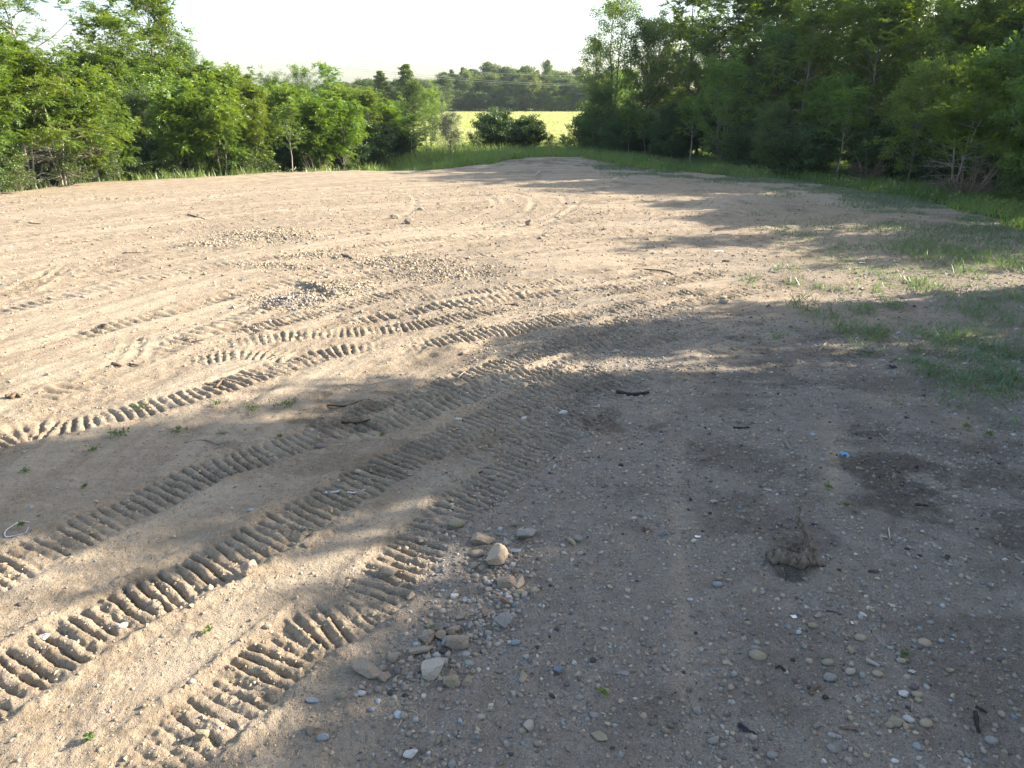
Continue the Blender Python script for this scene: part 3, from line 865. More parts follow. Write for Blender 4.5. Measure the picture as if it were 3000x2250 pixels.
make_proto('high', 'locust_tree', M_LOCUST, M_PALE, seed=161, H=14, base=0.62, R=3.6, prof='layer', nbr=30, elev=(10, 50), tr=0.17, lean=(-0.10, 0.0),
           kind='frond', leaf=(0.09, 0.042), frond=(0.45, 8, 8), nsub=4, droop=0.35, bend=0.15, along=2, bare=5, wig=0.2)

def plant(key, x, y, h, label, sxy=1.0, rot=None, group=None, cat='tree', z=None, name=None):
    p = PROTO[key]
    if z is None: z = hz(x, y)
    e = empty(name or p['name'], (x, y, z))
    s = h / p['H']
    e.scale = (s * sxy, s * sxy, s)
    e.rotation_euler = (0, 0, random.uniform(0, 6.28) if rot is None else rot)
    tag(e, label, cat, group)
    w = link('trunk' if key not in ('brush',) else 'stem', p['wood'], None, e)
    if p['branch']: link('branchwork' if key != 'brush' else 'twigwork', p['branch'], None, w)
    if p['crown'] and key != 'brush': link('crown' if cat == 'tree' else 'foliage', p['crown'], None, e)
    return e

# rows: prototype, image column, distance ahead, height, width factor, label, group, category
GL, GR, GW = "trees along the left edge of the lot", "trees along the right edge of the lot", "trees of the wood beyond the field"
LEFT = [
    ('walnut', -15, 33.5, 6.6, 1.0, "bright yellow-green tree cut off by the left edge of the picture", GL, 'tree'),
    ('locust2', 95, 36.0, 6.6, 1.05, "feathery many-stemmed tree with bare grey lower branches at far left", GL, 'tree'),
    ('locust2', 185, 37.0, 6.2, 0.95, "feathery tree with pale slim stems rising from one clump near the left end", GL, 'tree'),
    ('sumac2', 285, 38.5, 5.2, 0.95, "leafy young tree with twin grey stems right of the pale clump", GL, 'tree'),
    ('walnut', 350, 40.5, 5.9, 0.92, "full yellow-green tree leaning over the dirt left of the dark hollow", GL, 'tree'),
    ('dense', 440, 47.0, 5.8, 0.9, "dark tree filling the shaded hollow in the left tree line", GL, 'tree'),
    ('sumac', 545, 43.5, 5.9, 0.95, "young tree with dark slim stem and star-like leaf sprays left of the twin stems", GL, 'tree'),
    ('sumac', 655, 44.0, 5.9, 0.95, "bright young tree with twin pale stems standing at the dirt edge", GL, 'tree'),
    ('sumac2', 610, 46.5, 6.3, 1.0, "tall leafy tree behind the twin pale stemmed one", GL, 'tree'),
    ('sumac', 745, 47.0, 5.4, 0.9, "drooping leafy tree left of the black gap in the left row", GL, 'tree'),
    ('sapling', 855, 45.5, 4.3, 1.15, "slim sapling with bare white stem before the black gap", GL, 'tree'),
    ('walnut', 850, 51.5, 5.6, 0.9, "rounded tree behind the slim white stemmed sapling", GL, 'tree'),
    ('sumac2', 930, 49.5, 5.3, 1.0, "leafy tree above the grey dry brush", GL, 'tree'),
    ('sumac', 1010, 51.0, 5.2, 1.0, "pale green tree overhanging the right side of the dry brush", GL, 'tree'),
    ('walnut', 1085, 56.0, 4.9, 0.9, "tree sloping down towards the gap with dark shade under it", GL, 'tree'),
    ('sumac', 1140, 58.0, 3.9, 1.0, "low spreading tree at the right end of the left row", GL, 'tree'),
    ('cedar', 1215, 63.0, 5.3, 1.0, "dark feathery evergreen standing above the end of the left row", None, 'tree'),
    ('sapling', 1205, 57.5, 3.0, 1.5, "small flat-topped sapling with two thin bare stems by the berm", None, 'tree'),
    ('sapling2', 1255, 59.0, 3.1, 1.2, "small leafy sapling just left of the silver shrub", None, 'tree'),
    ('silver', 1320, 60.0, 3.2, 0.95, "silvery grey-green rounded shrub left of the hayfield opening", None, 'shrub'),
    ('under', 1390, 63.0, 1.7, 1.0, "low bright bush between the silver shrub and the dark round bush", None, 'shrub'),
    ('shrub', 1450, 65.0, 3.2, 1.02, "tall dark round bush standing before the hayfield", None, 'shrub'),
    ('shrub', 1540, 65.5, 2.55, 1.25, "lower wide dark bush joined to the right of the round one", None, 'shrub'),
    ('under', 1610, 66.0, 1.3, 1.0, "sprawling light green bush at the right foot of the dark bushes", None, 'shrub'),
    ('under', 1655, 66.0, 1.3, 1.2, "small low bush at the hayfield edge beside the right tree line", None, 'shrub'),
    # behind
    ('vine', 62, 44.0, 11.5, 1.0, "tall dark vine-wrapped trunk rising at upper left", None, 'tree'),
    ('high', 165, 45.0, 12.5, 1.0, "tall leaning tree with bare pale trunk against the sky at upper left", None, 'tree'),
    ('locust', -60, 43.0, 12.0, 1.0, "high feathery tree in the upper left corner", None, 'tree'),
    ('locust', 395, 49.0, 10.6, 1.0, "broad feathery yellow-green tree rising behind the left row", None, 'tree'),
    ('locust', 300, 54.0, 8.2, 0.9, "loose feathery tree seen through the sky gap at upper left", None, 'tree'),
    ('locust', 490, 52.0, 12.3, 0.85, "tall feathery tree reaching the top edge at left", None, 'tree'),
    ('vine', 548, 55.0, 11.0, 0.8, "narrow vine-hung tree beside the tall feathery one", None, 'tree'),
    ('dense2', 590, 56.0, 8.4, 0.55, "narrow dark tree stepping down the skyline right of the vine-hung one", None, 'tree'),
    ('dense', 618, 55.0, 6.9, 0.72, "small dark domed tree on the left skyline", None, 'tree'),
    ('walnut', 700, 54.0, 6.6, 0.85, "yellow-green tree on the skyline right of the small dark dome", None, 'tree'),
    ('dense', 815, 60.0, 5.9, 0.8, "dark tree peeping over the middle of the left row", None, 'tree'),
    ('open', 905, 58.0, 6.4, 0.8, "thin wispy treetop poking into the sky above the left row", None, 'tree'),
    ('sapling', 985, 58.0, 6.6, 0.8, "wispy tall sapling top standing clear of the left row", None, 'tree'),
    ('dense', 960, 66.0, 5.6, 0.9, "blue-green rounded treetop behind the wispy saplings", None, 'tree'),
    ('maple', 1175, 72.0, 4.2, 0.9, "sunlit pale yellow tree between evergreen and left row", None, 'tree'),
    ('maple', 1265, 72.0, 5.4, 0.75, "sunlit pale tree just right of the feathery evergreen", None, 'tree'),
]
RIGHT = [
    ('under', 1690, 60.5, 2.4, 1.1, "low dark shrub at the left foot of the right tree line", None, 'shrub'),
    ('open', 1790, 60.0, 11.2, 1.05, "tall airy poplar with open top at the left end of the right tree line", None, 'tree'),
    ('open', 1735, 61.5, 8.4, 0.95, "shorter airy poplar leaning out towards the hayfield", None, 'tree'),
    ('dense', 1755, 60.0, 5.2, 0.95, "dark leafy tree filling in below the airy poplar", GR, 'tree'),
    ('dense2', 1885, 58.0, 9.8, 0.85, "dark narrow tree right of the airy poplar", None, 'tree'),
    ('locust', 1960, 62.0, 10.2, 0.8, "pale feathery treetop between the two dark trees", None, 'tree'),
    ('dense', 2040, 57.0, 9.3, 0.85, "dark brownish-green tree left of the forked locust", None, 'tree'),
    ('locust', 2115, 53.0, 11.8, 1.05, "tall locust with forked trunk showing against the sky", None, 'tree'),
    ('sapling', 1840, 56.5, 3.3, 1.2, "small sapling with thin stem before the dark shrubs below the poplar", None, 'tree'),
    ('sapling2', 1895, 55.0, 3.6, 1.3, "vase-shaped sapling with several fanned stems at the grass edge", None, 'tree'),
    ('sapling', 2020, 51.5, 4.2, 1.3, "sapling with single pale bare stem left of the grey trunk", None, 'tree'),
    ('maple', 2105, 48.5, 6.8, 0.95, "green tree with visible grey trunk at the grass edge in mid right", None, 'tree'),
    ('dense', 2250, 50.0, 8.3, 0.95, "dark dome-shaped tree right of the grey trunked tree", None, 'tree'),
    ('locust', 2330, 46.0, 9.5, 0.95, "layered feathery tree before the dark dome", None, 'tree'),
    ('dense', 2250, 43.5, 3.8, 1.1, "dark low tree hanging to the grass below the feathery one", GR, 'tree'),
    ('sapling', 2450, 41.0, 4.6, 1.3, "leaning sapling with slim bare stem at the right grass edge", None, 'tree'),
    ('maple', 2400, 44.0, 5.6, 1.0, "mid-height green tree behind the leaning sapling", GR, 'tree'),
    ('locust', 2520, 44.0, 9.8, 1.0, "feathery tree with thin dead fork reaching up at right", None, 'tree'),
    ('maple', 2660, 37.5, 6.2, 1.0, "light green tree over the tangle of bare leaning stems", None, 'tree'),
    ('locust2', 2790, 34.0, 5.6, 1.0, "low tree with sprawling bare grey stems at the right edge of the lot", None, 'tree'),
    ('maple', 2905, 33.5, 6.4, 1.0, "bright green tree near the right picture edge", None, 'tree'),
    ('maple', 3030, 30.0, 6.2, 1.05, "bright green leafy tree cut off by the right picture edge", None, 'tree'),
    ('walnut', 2740, 42.0, 9.0, 1.0, "yellowish sunlit tree behind the bare leaning stems", None, 'tree'),
    ('vine', 2800, 43.0, 12.5, 1.1, "vine-wrapped trunk in the sunlit gap at upper right", None, 'tree'),
    ('locust', 2930, 41.0, 11.5, 1.0, "tall feathery tree at upper right corner", None, 'tree'),
    ('open', 2200, 60.0, 14.0, 1.0, "tall tree behind the forked locust reaching out of the picture", None, 'tree'),
    ('dense2', 2330, 57.0, 13.5, 1.0, "tall dark tree behind the layered feathery tree", GR, 'tree'),
    ('open', 2430, 55.0, 13.5, 1.05, "tall yellow-green tree reaching out of the top at right", None, 'tree'),
    ('dense2', 2570, 51.0, 13.0, 1.0, "tall dark tree behind the dead fork", GR, 'tree'),
    ('high', 2660, 49.0, 14.0, 1.0, "tall tree with bare upright trunk behind the light green tree", None, 'tree'),
    ('dense2', 2860, 47.0, 13.0, 1.0, "tall shaded tree at the back of upper right corner", GR, 'tree'),
    ('dense', 3050, 40.0, 12.0, 1.0, "large shaded tree at the right edge of the picture top", GR, 'tree'),
    ('locust', 2010, 61.0, 12.6, 0.95, "high feathery crown filling the sky left of the forked locust", None, 'tree'),
    ('walnut', 2190, 55.0, 12.4, 0.85, "tall sunlit yellow-green crown right of the forked locust", None, 'tree'),
    ('locust', 2400, 52.0, 13.5, 0.95, "tall sunlit feathery crown at the top edge in mid right", None, 'tree'),
    ('walnut', 2560, 46.5, 12.5, 0.85, "tall sunlit yellowish crown at the top edge at right", None, 'tree'),
    ('open', 1920, 60.0, 9.6, 0.9, "slim airy poplar between the dark narrow tree and the feathery treetop", None, 'tree'),
    ('shrub', 1800, 57.5, 2.5, 1.1, "dark shrub at the grass edge below the airy poplar", None, 'shrub'),
    ('shrub', 1960, 54.5, 2.8, 1.1, "dark shrub between the vase-shaped and the single stemmed saplings", None, 'shrub'),
    ('shrub', 2190, 47.0, 2.6, 1.2, "dark shrub right of the grey trunk", None, 'shrub'),
    ('shrub', 2330, 42.5, 2.6, 1.3, "dark leafy shrub at the grass left of the leaning sapling", None, 'shrub'),
    ('brush', 2540, 40.0, 2.2, 1.3, "tangle of brown dead stems in the shade at right", None, 'shrub'),
    ('shrub', 2600, 40.5, 2.8, 1.1, "dark shrub behind the brown dead stems", None, 'shrub'),
    ('brush', 2830, 32.5, 2.4, 1.5, "grey tangle of bare branches near the right picture edge", None, 'shrub'),
    ('shrub', 2930, 35.0, 2.6, 1.2, "dark shrub under the bright green tree at the right edge", None, 'shrub'),
    ('shrub', 2720, 38.5, 2.5, 1.2, "dark shrub behind the bare leaning stems", None, 'shrub'),
    ('under', 2960, 30.0, 1.4, 1.2, "leafy low bush at the grass edge in the right corner", None, 'shrub'),
]
UNDER = [
    ('under', -10, 32.6, 2.1, 1.1, "low leafy bush at the left picture edge over the dirt", None),
    ('under', 60, 33.6, 1.9, 1.0, "green bush at the foot of the feathery clump far left", None),
    ('under', 210, 36.4, 2.0, 1.0, "yellow-green bush right of the pale stems at the dirt edge", None),
    ('under', 330, 38.6, 1.7, 1.1, "small bush below the full yellow-green tree at left", None),
    ('under', 420, 41.5, 1.7, 1.2, "bush in front of the dark hollow at left", None),
    ('under', 500, 42.4, 1.9, 1.2, "bush at the dirt edge right of the dark hollow", None),
    ('under', 590, 43.0, 1.5, 1.1, "grey-green weed bush left of the twin pale stems", None),
    ('under', 720, 44.2, 1.7, 1.4, "round light bush right of the twin pale stems", None),
    ('under', 790, 45.6, 1.6, 1.1, "bush at the left side of the black gap", None),
    ('brush', 925, 46.5, 1.9, 1.3, "pinkish grey dry brush at the left end of the berm", None),
    ('brush', 985, 47.0, 1.4, 1.3, "smaller dry brush right of the larger one", None),
    ('under', 1030, 50.0, 1.5, 1.3, "dark bush behind the dry brush", None),
    ('under', 1110, 54.5, 1.6, 1.4, "shaded bush under the last trees of the left row", None),
    ('shrub', 1175, 58.5, 2.0, 1.2, "dark shrub beneath the low spreading tree", None),
    ('shrub', 1030, 54.0, 2.6, 1.2, "dark shrub in the shade behind the berm at left", None),
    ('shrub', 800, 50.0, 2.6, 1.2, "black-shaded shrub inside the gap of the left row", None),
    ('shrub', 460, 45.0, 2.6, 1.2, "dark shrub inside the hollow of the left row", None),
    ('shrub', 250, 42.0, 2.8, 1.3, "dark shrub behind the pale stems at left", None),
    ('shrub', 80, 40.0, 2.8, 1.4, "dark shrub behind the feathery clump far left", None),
]
for key, u, y, h, sx, lab, grp, cat in LEFT + RIGHT:
    plant(key, at_depth(u, y), y, h + 0.2, lab, sx, group=grp, cat=cat)
for key, u, y, h, sx, lab, grp in UNDER:
    plant(key, at_depth(u, y), y, h, lab, sx, group="bushes at the foot of the left trees", cat='shrub')

rf = np.random.default_rng(55)
ADJ = dict(walnut='full yellow-green', sumac='drooping-leaved', sumac2='many-stemmed', dense='dark broad-leaved', dense2='dark narrow', maple='fresh green', locust='feathery')
for u in np.arange(-40, 1130, 62):
    y = 41.5 + 13.5 * max(0, u) / 1100 + rf.uniform(3.0, 6.5)
    vv = np.interp(u, [0, 250, 450, 600, 800, 1000, 1130], [150, 170, 130, 185, 225, 245, 265])
    x = at_depth(u + rf.uniform(-20, 20), y); z = hz(x, y)
    k = ['walnut', 'sumac', 'dense', 'maple', 'sumac2'][rf.integers(5)]
    plant(k, x, y, top_z(vv + rf.uniform(-5, 35), y) - z, ADJ[k] + " tree in the second row behind the front trees at left, mostly hidden", rf.uniform(1.0, 1.25), group="second row of the left trees", z=z)
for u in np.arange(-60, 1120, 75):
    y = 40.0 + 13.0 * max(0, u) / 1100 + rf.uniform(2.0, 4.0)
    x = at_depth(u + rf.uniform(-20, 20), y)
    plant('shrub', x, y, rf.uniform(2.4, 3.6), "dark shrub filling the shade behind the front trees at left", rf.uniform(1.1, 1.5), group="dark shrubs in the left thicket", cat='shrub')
for u in np.arange(1790, 3080, 95):
    y = 66 - 28 * max(0, u - 1790) / 1250 + rf.uniform(-2, 3)
    vv = np.interp(u, [1780, 1900, 2000, 2150, 2500, 3100], [190, 150, 150, 110, 60, 60])
    x = at_depth(u + rf.uniform(-20, 20), y); z = hz(x, y)
    k = ['dense', 'locust', 'maple', 'dense', 'walnut'][rf.integers(5)]
    plant(k, x, y, top_z(vv + rf.uniform(-20, 60), y) - z, ADJ[k] + " tree in the second row behind the front trees at right, mostly hidden", rf.uniform(0.9, 1.15), group="second row of the right trees", z=z)
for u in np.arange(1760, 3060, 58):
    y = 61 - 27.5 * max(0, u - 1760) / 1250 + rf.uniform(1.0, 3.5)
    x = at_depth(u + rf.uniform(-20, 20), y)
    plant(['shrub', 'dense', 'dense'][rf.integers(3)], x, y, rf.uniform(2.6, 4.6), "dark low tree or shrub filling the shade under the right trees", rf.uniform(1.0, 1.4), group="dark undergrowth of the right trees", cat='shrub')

# trees just outside the frame on the right, whose shade lies across the lot
SHADE = [('shade', 18.8, 12.8, 13.0, 0.44), ('shade', 18.6, 16.1, 8.6, 0.5), ('shade', 18.9, 11.0, 9.0, 0.60), ('shade', 18.5, 9.0, 9.0, 0.62), ('shade', 18.0, 6.9, 9.6, 0.68), ('shade', 17.8, 4.8, 10.0, 0.72), ('shade', 17.5, 1.6, 11.0, 0.8),
         ('shade', 18.5, -3.0, 12.5, 0.9), ('shade', 23.5, 5.0, 10.0, 1.0), ('shade', 24.0, 10.5, 9.0, 0.9), ('shade', 23.5, 16.5, 6.8, 0.8), ('shade', 24.5, 33.5, 8.5, 0.9), ('shade', 28.5, 31.0, 9.0, 1.0), ('maple', 21.0, 21.5, 6.5, 0.95),
         ('locust', 23.0, 26.0, 9.5, 0.8), ('shade', 25.0, 30.0, 9.0, 0.9), ('shade', 24.0, 24.0, 7.0, 0.9), ('shade', 17.0, -9.0, 13.0, 1.0)]
SHADE_LAB = ["tallest", "low", "wide low", "broad", "tall", "large", "rear", "rear", "rear", "small", "feathery", "rear", "rear", "large"]
for k, (key, x, y, h, sx) in enumerate(SHADE):
    plant(key, x, y, h, "tree on the right side of the lot whose long shade crosses the dirt", sx, group="shading trees right of the view")

# far wood beyond the hayfield
rw = np.random.default_rng(77)
def far_row(us, y, tops, keys, labs, jit=0, grp=GW):
    for u, v in zip(us, tops):
        yy = y + rw.uniform(-jit, jit)
        k = keys[rw.integers(len(keys))]
        x = at_depth(u, yy); z = hz(x, yy)
        h = max(5, top_z(v, yy) - z)
        plant(k, x, yy, h, labs, rw.uniform(1.1, 1.5) * min(1.5, 13.0 / h), group=grp, z=z - 0.3)
def profile(u):
    ks = [(600, 300), (1030, 235), (1090, 228), (1250, 232), (1290, 225), (1310, 205), (1360, 192), (1400, 205), (1460, 178), (1500, 185), (1560, 195), (1600, 200), (1640, 215), (1680, 205), (1760, 200), (2000, 190), (2600, 190)]
    return float(np.interp(u, [a for a, b in ks], [b for a, b in ks]))
us = np.arange(1292, 1860, 20) + rw.uniform(-6, 6, len(np.arange(1292, 1860, 20)))
far_row(us, 268, [profile(u) + rw.uniform(14, 52) for u in us], ['far', 'far', 'far2', 'farlight'], "dark green tree in the front of the far wood behind the hayfield", 6)
us = np.arange(1285, 1850, 24) + rw.uniform(-6, 6, len(np.arange(1285, 1850, 24)))
far_row(us, 286, [profile(u) + rw.uniform(-12, 18) for u in us], ['far', 'far2', 'spire', 'far2'], "grey-green treetop on the skyline of the far wood", 6)
us = np.arange(1290, 1800, 26)
far_row(us, 262, [profile(u) + rw.uniform(55, 105) for u in us], ['far', 'farlight', 'far'], "low tree at the foot of the far wood behind the hayfield", 3)
us = np.arange(900, 1300, 22)
far_row(us, 230, [profile(u) + rw.uniform(-6, 16) for u in us], ['far', 'far2'], "distant tree on the low skyline left of the far wood", 8, "trees on the low skyline at left")
far_row(np.arange(880, 1250, 24), 160, [rw.uniform(238, 268) for u in np.arange(880, 1250, 24)], ['far', 'farlight'], "mid-distance tree behind the end of the left tree row", 8, "mid-distance trees at left")
for key, u, y, v, sx, lab in [('spire', 1130, 150, 205, 1.5, "left one of two tall conical trees on the skyline"), ('spire', 1190, 150, 186, 1.6, "right and taller one of two conical trees on the skyline"),
                              ('far2', 1605, 272, 176, 0.6, "tree with tufted top standing above the far wood"), ('farlight', 1512, 262, 230, 0.6, "pale yellow-green tree lit in the middle of the far wood"),
                              ('farlight', 1375, 262, 204, 0.8, "light green rounded tree at left in the far wood"), ('farlight', 1272, 140, 252, 0.8, "pale sunlit tree at the left end of the hayfield")]:
    x = at_depth(u, y); z = hz(x, y)
    plant(key, x, y, top_z(v, y) - z, lab, sx, z=z - 0.3)

# ------------------------------------------------------------------ grass
def blades(name, pts, h, w, lean, mat, seg=1, tint=None, kind='stuff', fan=None):
    """every blade a narrow leaf standing on the ground"""
    r = rng; n = len(pts)
    h = np.broadcast_to(h, n) * r.uniform(0.55, 1.2, n); w = np.broadcast_to(w, n) * r.uniform(0.7, 1.2, n)
    az = r.uniform(0, 2 * np.pi, n)
    if fan is not None: az = fan + r.normal(size=n) * 0.5
    ln = np.broadcast_to(lean, n) * r.uniform(0.3, 1.3, n)
    d = np.stack([np.cos(az), np.sin(az), np.zeros(n)], 1)
    fa = r.uniform(0, 2 * np.pi, n)
    s = np.stack([np.cos(fa), np.sin(fa), np.zeros(n)], 1)
    up = np.array([0, 0, 1.0])
    b = np.asarray(pts, float)
    T = np.clip((0.5 if tint is None else tint) + 0.25 * r.normal(size=n), 0, 1)
    if seg == 1:
        V = np.stack([b - s * w[:, None] / 2, b + s * w[:, None] / 2, b + d * (ln * h)[:, None] + up * h[:, None]], 1)
        m = mesh_np(name, V.reshape(-1, 3), np.arange(3 * n).reshape(n, 3), smooth=False)
        set_float(m, "tint", T, 'FACE')
    else:
        m1 = b + d * (ln * h * 0.35)[:, None] + up * (h * 0.62)[:, None]
        tip = b + d * (ln * h * 1.1)[:, None] + up * (h * (1.0 - 0.35 * np.minimum(ln, 1.5)))[:, None]
        V = np.stack([b - s * w[:, None] / 2, b + s * w[:, None] / 2, m1 + s * w[:, None] * 0.42, m1 - s * w[:, None] * 0.42, tip], 1)
        i = np.arange(n)[:, None] * 5
        m = mesh_np(name, V.reshape(-1, 3), [i + np.array([[0, 1, 2, 3]]), i + np.array([[3, 2, 4]])], smooth=False)
        set_float(m, "tint", np.concatenate([T, T]), 'FACE')
    o = link(name, m, mat)
    if kind: tag(o, kind=kind)
    return o

def scatter(n, x0, x1, y0, y1, fn):
    x = rng.uniform(x0, x1, n); y = rng.uniform(y0, y1, n)
    k = fn(x, y) > rng.random(n)
    return x[k], y[k]

def sd_of(x, y): return poly_sd(x, y, PAD)

# verge round the lot (tall in the middle berm, lower at right)
x, y = scatter(330000, -32, 34, 8, 74, lambda x, y: np.where((sd_of(x, y) < 0.25 + 1.5 * fbm(x * 0.6, y * 0.6, 251, 3)) & (np.abs(x) < 0.76 * (y * CP + 2)), np.clip(1.15 - 0.055 * np.abs(sd_of(x, y)), 0.12, 1), 0) * np.where(x < -9, 0.35, 1.0))
x = x[:95000]; y = y[:95000]
sdv = -sd_of(x, y)
z = hz_many(np.stack([x, y], 1))
cl = vnoise(x * 0.7, y * 0.7, 201) + 0.5 * vnoise(x * 2, y * 2, 202)
hh = (0.34 + 0.42 * np.clip(sdv / 2.5, 0, 1) + 0.45 * cl) * np.where(x > 9, 0.68, 1.0)
blades("verge_grass", np.stack([x, y, z - 0.03], 1), np.clip(hh, 0.12, 1.3), 0.045, 0.5, M_GRASS, 1, tint=0.42 + 0.7 * cl - 0.35 * sstep(7, 11, x))  # tint lowered towards the right: shade under the trees put into the blade colour
# broad-leaved weeds among the verge
x, y = scatter(34000, -14, 26, 26, 66, lambda x, y: ((sd_of(x, y) < -0.2) & (sd_of(x, y) > -9)) * np.clip(vnoise(x * 0.8, y * 0.8, 211) * 3, 0, 1) * np.where((y > 44) & (x < 10), 0.75, 0.35))
z = hz_many(np.stack([x, y], 1))
Pw = Plant(301)
for k in range(0, len(x)):
    Pw.leafball(np.array([x[k], y[k], z[k] + 0.22]), 0.26, 7, 0.15, 0.09, None, 1.0, 0.55 + 0.3 * rng.normal() * 0.5)
tag(link("verge_weeds", Pw.crown_mesh("verge_weeds"), M_WEED), kind="stuff")
# hay field
x, y = scatter(60000, -70, 60, 66, 262, lambda x, y: (np.abs(x) < 0.30 * y + 8) * np.clip(70.0 / y, 0, 1))
z = hz_many(np.stack([x, y], 1))
blades("hay_grass", np.stack([x, y, z - 0.02], 1), 0.34, 0.16, 0.6, M_HAY, 1, tint=0.5 + 0.7 * vnoise(x * 0.12, y * 0.12, 221))
# low bluish grass creeping over the right side of the lot
def right_cover(x, y):
    sd = sd_of(x, y)
    n_ = fbm(x * 0.55, y * 0.55, 231, 4)
    edge = sstep(6.5, 0.5, sd) * sstep(-0.10, 0.16, n_ + 0.06) * (x > 5)
    mid = sstep(6.3, 9.0, x - 0.10 * (y - 14)) * sstep(0.0, 0.34, n_) * (y < 27)
    return np.clip(np.maximum(edge * 0.9 * (sd > 0), mid * 0.30 * (sd > 0)), 0, 1)
x, y = scatter(210000, 4, 22, 9, 47, right_cover)
x = x[:52000]; y = y[:52000]
z = hz_many(np.stack([x, y], 1))
blades("low_grass", np.stack([x, y, z - 0.01], 1), np.where(y > 20, 0.12, 0.085), np.where(y > 20, 0.03, 0.016), 1.1, M_BLUEGRASS, 1)

x, y = scatter(52000, 3.5, 17, 9.5, 28, lambda x, y: sstep(6.2, 9.6, x - 0.12 * (y - 14)) * sstep(-0.1, 0.35, fbm(x * 0.8, y * 0.8, 241, 4)) * (sd_of(x, y) > 0.3))
x, y = x[:11000], y[:11000]
z = hz_many(np.stack([x, y], 1))
blades("sparse_grass", np.stack([x, y, z - 0.01], 1), 0.13 * rng.uniform(0.4, 1.4, len(x)), 0.010, 1.4, M_TUFT, 2)

# single grass tufts one can tell apart: column, row, width in photo pixels, blades, label
TUFTS = [
    (2362, 908, 115, 120, "pale sunlit grass tuft left of the other tufts on the dirt", 0.75), (2560, 905, 45, 40, "small grass tuft right of the sunlit pale one", 0.5),
    (2520, 905, 60, 50, "thin grass tuft between the pale one and the tall spiky one", 0.5), (2645, 900, 60, 60, "tall spiky upright grass tuft near a sunlit patch", 0.5),
    (2465, 972, 80, 80, "low spread grass tuft with pale blades above the curved twig", 0.6), (2530, 985, 70, 60, "low grass tuft right of the spread pale one", 0.5),
    (2620, 985, 90, 110, "mid-size green grass tuft right of centre in the tuft row", 0.5), (2540, 1025, 80, 60, "flat grey-green grass tuft beside the dark soil", 0.3),
    (2790, 1010, 120, 150, "large leaning grass tuft with arching light blades", 0.6), (2740, 1095, 90, 90, "flat grass tuft with blue-green blades near the dark rag", 0.35),
    (2860, 1120, 120, 180, "largest near grass tuft with a tall upright spike", 0.55), (2870, 1065, 80, 90, "grass tuft just above the largest near one", 0.5),
    (2950, 1040, 110, 130, "grass tuft against the right picture edge", 0.5), (2990, 1110, 90, 110, "lower grass tuft at the right picture edge", 0.5),
    (2745, 860, 90, 120, "dark green dense grass tuft in the second row", 0.45), (2690, 830, 70, 80, "dark grass tuft left of the dense one in the second row", 0.45),
    (2785, 745, 190, 420, "large lush grass clump on the open dirt at right", 0.6), (2660, 740, 110, 130, "light grass clump left of the lush one", 0.5),
    (2960, 780, 130, 260, "lush grass clump near the right picture edge", 0.6), (2850, 805, 90, 90, "short grass patch below the lush clump", 0.4),
    (2370, 840, 70, 60, "sparse weedy tuft above the pale sunlit tuft", 0.45), (2310, 795, 60, 40, "sparse tuft at the left end of the grassy area", 0.45),
    (2470, 860, 60, 50, "sparse tuft right of the weedy one", 0.4), (2570, 855, 50, 40, "thin sparse tuft in the middle of the grassy area", 0.4),
    (2190, 827, 60, 40, "thin yellowish tuft on the tracks at left of the grass", 0.4), (2930, 930, 130, 150, "loose stand of thin grass at right", 0.6),
    (2870, 890, 90, 70, "thin grass stand above the loose one", 0.5), (2810, 915, 60, 45, "little tuft by the loose grass stand", 0.4),
    (2300, 990, 40, 30, "tiny tuft by the dark soil patch", 0.4), (2690, 1040, 70, 60, "grass tuft with a bent dry straw", 0.45),
    (2980, 880, 80, 80, "grass tuft high on the right picture edge", 0.5), (2840, 1165, 150, 120, "flat trailing grass in front of the largest near tuft", 0.25),
]
for u, v, wpx, n, lab, hf in TUFTS:
    c = G(u, v); dist = math.hypot(c[0], c[1]); mpp = math.hypot(dist, 4) / FPX
    rad = wpx * mpp * 0.80
    n = int(n * 1.2)
    a = rng.uniform(0, 2 * np.pi, n); q = np.sqrt(rng.random(n)) * rad * 0.75
    ox = np.cos(a) * q; oy = np.sin(a) * q * 1.3
    # blades rise from several crowns
    k = max(3, int(rad * 16)); cx = rng.normal(size=k) * rad * 0.5; cy = rng.normal(size=k) * rad * 0.6
    pick = rng.integers(k, size=n)
    ox = 0.45 * ox + cx[pick] + rng.normal(size=n) * 0.03; oy = 0.45 * oy + cy[pick] + rng.normal(size=n) * 0.03
    zz = hz_many(np.stack([c[0] + ox, c[1] + oy], 1)) - hz(*c)
    o = blades("grass_tuft", np.stack([ox, oy, zz - 0.01], 1), min(0.34, 0.10 + 0.60 * rad * hf) * rng.uniform(0.5, 1.25, n), 0.008 + 0.0004 * dist, 1.6 if hf > 0.3 else 2.3, M_TUFT, 2, kind=None)
    o.location = (c[0], c[1], hz(*c))
    tag(o, lab, "grass tuft", "grass tufts on the right side of the lot")

